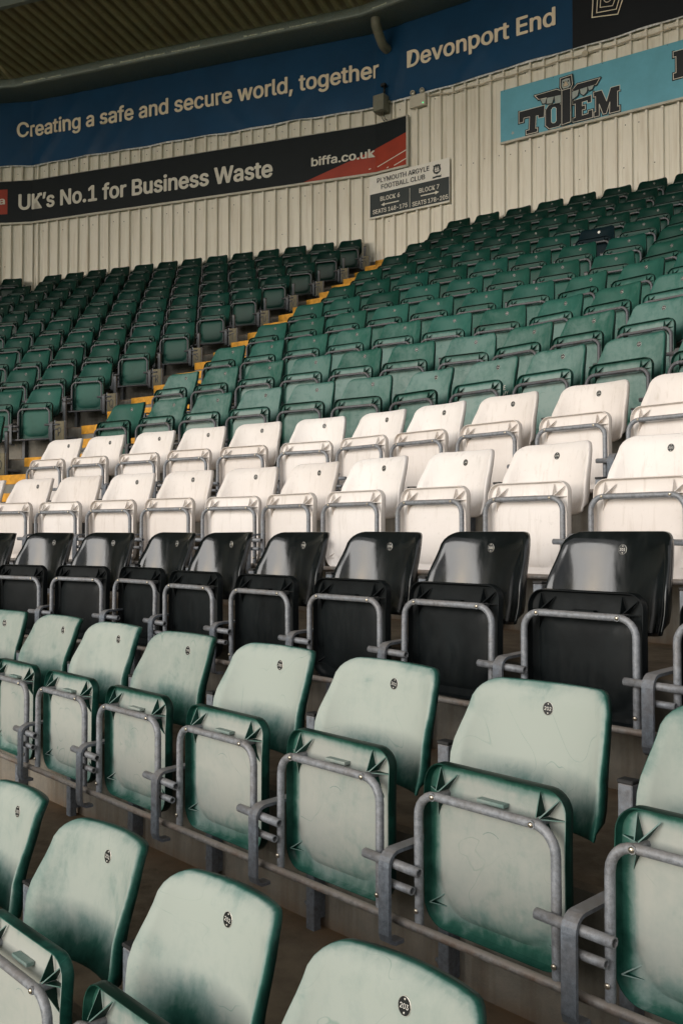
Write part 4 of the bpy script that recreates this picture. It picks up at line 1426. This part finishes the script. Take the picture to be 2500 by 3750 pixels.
for j, ts in ROWT.items():
    for i, t in enumerate(ts):
        f = 'R' if t > 0 else 'M'
        number = 203 - j + round((t - (2.83 - 0.16 * j)) / 0.48)
        if number > 205: continue
        kind, disc, wd = 'green', True, False
        v = i - {0: 2, 1: 2, 2: 1, 3: 0, 4: 0}.get(j, 0)
        pos = f'{ORD[v]} from the left' if v >= 0 else ('beside the left edge' if v == -1 else 'past the left edge')
        fade = FADE.get(j, 0)
        if j == 0:
            lab, grp = f'large faded mint seat, disc {number}, {pos} in the nearest row', 'faded mint seats of the two nearest rows'
        elif j == 1:
            lab, grp = f'faded mint seat, disc {number}, {pos}, row before the black seats', 'faded mint seats of the two nearest rows'
        elif j == 2:
            kind = 'black'
            lab, grp = f'glossy black seat, disc {number}, {pos} in the single black row', 'glossy black seats'
        elif j in (3, 4):
            kind = 'white'
            which = 'lower' if j == 3 else 'upper'
            lab, grp = f'cream white seat, number {number}, {ORD[i]} from the left in the {which} white row', 'cream white seats'
            if j == 3 and i == 2:
                disc = False
                lab = 'cream white seat without a number disc, third from the left in the lower white row'
        else:
            lab = f'green seat right of yellow steps, {ORD[j - 5]} green row above white, {ORD[i]} from steps'
            grp = 'green seats right of the yellow steps'
            if j == 9 and i == 2:
                disc = False; fade = 0.12
                lab = 'darker green seat without disc, fifth green row above white, third from the yellow steps'
            if j == 11 and abs(t + 0.87) < 0.02:
                kind, wd = 'navy', True
                lab = 'dark navy replacement seat with a single white dot among the upper green rows'
            if j == 5 and i == 0: fade = 0.36
        st_ = make_seat(kind, f, t, j, number, lab, grp, fade, disc, wd, near=(j <= 4))
        if j == 5 and abs(t - 0.57) < 0.01:
            bk0 = [c for c in st_.children if c.name.startswith('backrest')][0]
            for word, xa, xb, zb in (('THE', 0.008, 0.090, -0.152), ('ARMY', 0.008, 0.125, -0.190)):
                vs_, fs, be = text_geo(word, 0.0)
                x0 = min(v[0] for v in vs_); x1 = max(v[0] for v in vs_)
                bm = bmesh.new()
                V = []
                for x, y in vs_:
                    X = xa + (x - x0) / (x1 - x0) * (xb - xa); Z = zb + y * 0.028 / CAPH
                    V.append(bm.verts.new((X, back_y(X, Z) - 0.0025, Z + LIFT)))
                for f_ in fs: bm.faces.new([V[q] for q in f_])
                new_obj('word', bm_me(bm, 'word', M_OFFW), bk0)
LROWS = {5: 1, 6: 4, 7: 5, 8: 7, 9: 8, 10: 10, 11: 12}
LCOUNT = {}
for j in range(4, 16):
    lo, hi = span('L', j * D)
    cnt = LROWS.get(j, 99) if j > 4 else 1
    i = 0
    t = -0.355 + (0.02 if j >= 14 else 0)
    seats = []
    while i < cnt and t > lo + 0.2:
        seats.append(('L', t)); t -= 0.48; i += 1
    if j >= 12:
        t = -0.26
        for k in range(3 if j < 14 else 5):
            seats.append(('LL', t)); t -= 0.48
    LCOUNT[j] = seats
    rn = 15 - j
    for i, (f, t) in enumerate(seats):
        fade = FADE.get(j, 0.5) * 0.60
        rowtxt = 'in the top row' if rn == 0 else f'{ORD[rn - 1]} row below top'
        lab = f'dark green seat left of yellow steps, {rowtxt}, {ORD[i]} from steps'
        make_seat('green', f, t, j, 175 - i, lab, 'green seats left of the yellow steps', fade, True, False, near=False)

# ------------------------------------------------------------------ supports: rail, posts and brackets of each row
def post_mesh():
    bm = bmesh.new()
    box(bm, (-0.0165, -0.084, -0.695), (0.0165, -0.057, -0.108), bev=0.002)
    tube(bm, [(-0.016, -0.070, -0.625), (-0.024, -0.070, -0.625)], 0.010, 6)
    tube(bm, [(-0.024, -0.070, -0.625), (-0.034, -0.070, -0.625)], 0.005, 6)
    box(bm, (-0.014, -0.0565, -0.66), (0.014, -0.0405, -0.52))
    bmesh.ops.translate(bm, verts=bm.verts, vec=(0, 0, LIFT))
    return bm_me(bm, 'post', M_POST)
def cap_mesh():
    bm = bmesh.new()
    box(bm, (-0.0178, -0.0855, -0.1075), (0.0178, -0.0555, -0.099), bev=0.002)
    bmesh.ops.translate(bm, verts=bm.verts, vec=(0, 0, LIFT))
    return bm_me(bm, 'cap', M_CAP)
def bracket_mesh():
    bm = bmesh.new()
    th = 0.008
    path = [(-0.085, -0.316), (-0.245, -0.322)]
    for k in range(1, 6):
        a = PI / 2 + PI / 2 * k / 5
        path.append((-0.245 + 0.027 * math.cos(a), -0.349 + 0.027 * math.sin(a)))
    path += [(-0.272, -0.500), (-0.268, -0.512), (-0.258, -0.517), (-0.232, -0.517)]
    prev = None
    for i, (y, z) in enumerate(path):
        a = Vector(path[max(i - 1, 0)]); b_ = Vector(path[min(i + 1, len(path) - 1)])
        d = (b_ - a).normalized(); n = Vector((d.y, -d.x)) * th    # inner side
        q = [bm.verts.new((x, yy, zz)) for x, yy, zz in ((-0.0165, y, z), (-0.0150, y - n.x * 0.15, z - n.y * 0.15), (0.0150, y - n.x * 0.15, z - n.y * 0.15), (0.0165, y, z), (0.0165, y + n.x, z + n.y), (-0.0165, y + n.x, z + n.y))]
        if prev:
            for k in range(6): bm.faces.new((prev[k], prev[(k + 1) % 6], q[(k + 1) % 6], q[k]))
        else: bm.faces.new(q)
        prev = q
    bm.faces.new(prev[::-1])
    bmesh.ops.translate(bm, verts=bm.verts, vec=(0, 0, LIFT))
    return bm_me(bm, 'bracket', M_POST)
def stub_mesh():
    bm = bmesh.new()
    tube(bm, [(-0.085, -0.2562, -0.343), (0.0, -0.2562, -0.345), (0.088, -0.2562, -0.347)], 0.0112, 10, hollow=True)
    bmesh.ops.translate(bm, verts=bm.verts, vec=(0, 0, LIFT))
    return bm_me(bm, 'pivot_tube', M_GALV, False)
def stub2_mesh():
    bm = bmesh.new()
    tube(bm, [(-0.015, -0.2562, -0.390), (0.066, -0.2562, -0.391)], 0.0094, 10, hollow=True)
    bmesh.ops.translate(bm, verts=bm.verts, vec=(0, 0, LIFT))
    return bm_me(bm, 'stop_tube', M_GALV, False)
POST, CAPM, BRK, STB, STB2 = post_mesh(), cap_mesh(), bracket_mesh(), stub_mesh(), stub2_mesh()
def darkened(me, m):
    c = me.copy(); c.materials.clear(); c.materials.append(m); return c
POSTF, BRKF, STBF, STB2F = darkened(POST, M_POSTD), darkened(BRK, M_POSTD), darkened(STB, M_GALVD), darkened(STB2, M_GALVD)
def support(j, seats, label, group):
    """seats: list of (facet, t) in order; brackets go midway between neighbours"""
    f0, t0 = seats[0]
    p = P2(f0, t0, j * D)
    root = empty('seat_support_rail', (p.x, p.y, zt(j) - 0.70))
    tag(root, label, 'seat support', group)
    base = Vector(root.location)
    joints = []
    for (f, t) in seats:
        pass
    seats = sorted(seats, key=lambda q: (-ORDER.index(q[0]), q[1]))     # left to right
    (fa, ta) = seats[0]; joints.append((fa, ta - 0.24))
    for (fa, ta), (fb, tb) in zip(seats, seats[1:]):
        if fa == fb: joints.append((fa, (ta + tb) / 2))
        else:
            # across a corner: take whichever side has more room
            pa = P2(fa, ta, j * D); pb = P2(fb, tb, j * D)
            w0 = span(fa, j * D)[1] - ta if fa != 'M' else -ta
            joints.append((fa, ta + 0.24) if (0 - ta) > 0.24 else (fb, tb - 0.24))
    (fb, tb) = seats[-1]; joints.append((fb, tb + 0.24))
    far_row = j >= 5
    for f, t in joints:
        q = P2(f, t, j * D)
        loc = (q.x - base.x, q.y - base.y, zt(j) - LIFT - base.z)
        rz_ = TH[f]
        po = cot(POSTF if far_row else POST, 'post', root, loc, (0, 0, rz_)); 
        cot(CAPM, 'cap', po)
        br = cot(BRKF if far_row else BRK, 'bracket', root, loc, (0, 0, rz_))
        cot(STBF if far_row else STB, 'pivot_tube', br, (random.uniform(-0.006, 0.006), 0, 0))
        cot(STB2F if far_row else STB2, 'stop_tube', br)
    bm = bmesh.new()
    off = j * D - 0.238
    pts = []
    last = None
    for f, t in [joints[0]] + joints[1:-1] + [joints[-1]]:
        if last and last != f:
            ki = ORDER.index(f)
            k_ = kink(ki, off); pts.append(k_)
        pts.append(P2(f, t, off)); last = f
    P3 = [Vector((q.x, q.y, zt(j) - 0.4765)) - base for q in pts]
    # run the tube past both end brackets
    P3[0] = P3[0] + (P3[0] - P3[1]).normalized() * 0.02
    P3[-1] = P3[-1] + (P3[-1] - P3[-2]).normalized() * 0.02
    tube(bm, P3, 0.0100, 8)
    new_obj('rail', bm_me(bm, 'rail', M_GALVD if far_row else M_RAIL, True, 50), root)
RN = {0: 'nearest mint seats', 1: 'mint seats before the black row', 2: 'black seats', 3: 'lower white row', 4: 'upper white row'}
for j, ts in ROWT.items():
    nm = RN.get(j) or f'{ORD[j - 5]} green row above white, right of the steps'
    support(j, [('R' if t > 0 else 'M', t) for t in ts], f'galvanised rail carrying the {nm}', 'galvanised rails under the seat rows')
for j, seats in LCOUNT.items():
    rn = 15 - j
    nm = 'top row' if rn == 0 else f'{ORD[rn - 1]} row below top'
    support(j, seats, f'galvanised rail under the {nm}, left of the yellow steps', 'galvanised rails under the seat rows')

# row letter boards at the aisle end of the left block
def letter_board(j, letter):
    q = P2('L', -0.355 + (0.02 if j >= 14 else 0) + 0.325, j * D)
    root = empty('row_letter_board', (q.x, q.y, zt(j) - 0.52), TH['L'])
    tag(root, f'small olive row board marked {letter} beside the yellow steps', 'row sign', 'row letter boards along the aisle')
    bm = bmesh.new(); box(bm, (-0.052, -0.262, 0.0), (0.052, -0.250, 0.205), bev=0.002)
    new_obj('panel', bm_me(bm, 'panel', M_BOARD), root)
    bm = bmesh.new(); box(bm, (-0.062, -0.255, -0.01), (-0.054, -0.215, 0.215)); box(bm, (0.054, -0.255, -0.01), (0.058, -0.225, 0.21))
    box(bm, (-0.05, -0.248, 0.05), (0.05, -0.06, 0.07))
    new_obj('holder', bm_me(bm, 'holder', M_POST), root)
    vs_, fs, be = text_geo(letter, 0.0)
    x0 = min(v[0] for v in vs_); x1 = max(v[0] for v in vs_); k = 0.085 / CAPH
    bm = bmesh.new()
    V = [bm.verts.new(((x - (x0 + x1) / 2) * k * 0.62, -0.2635, 0.06 + y * k)) for x, y in vs_]
    for f in fs: bm.faces.new([V[i] for i in f])
    new_obj('letter', bm_me(bm, 'letter', M_INK), root)
for j, L in zip(range(4, 16), 'NOPQRSTUVWXY'): letter_board(j, L)
# the words printed on one green backrest behind the white row
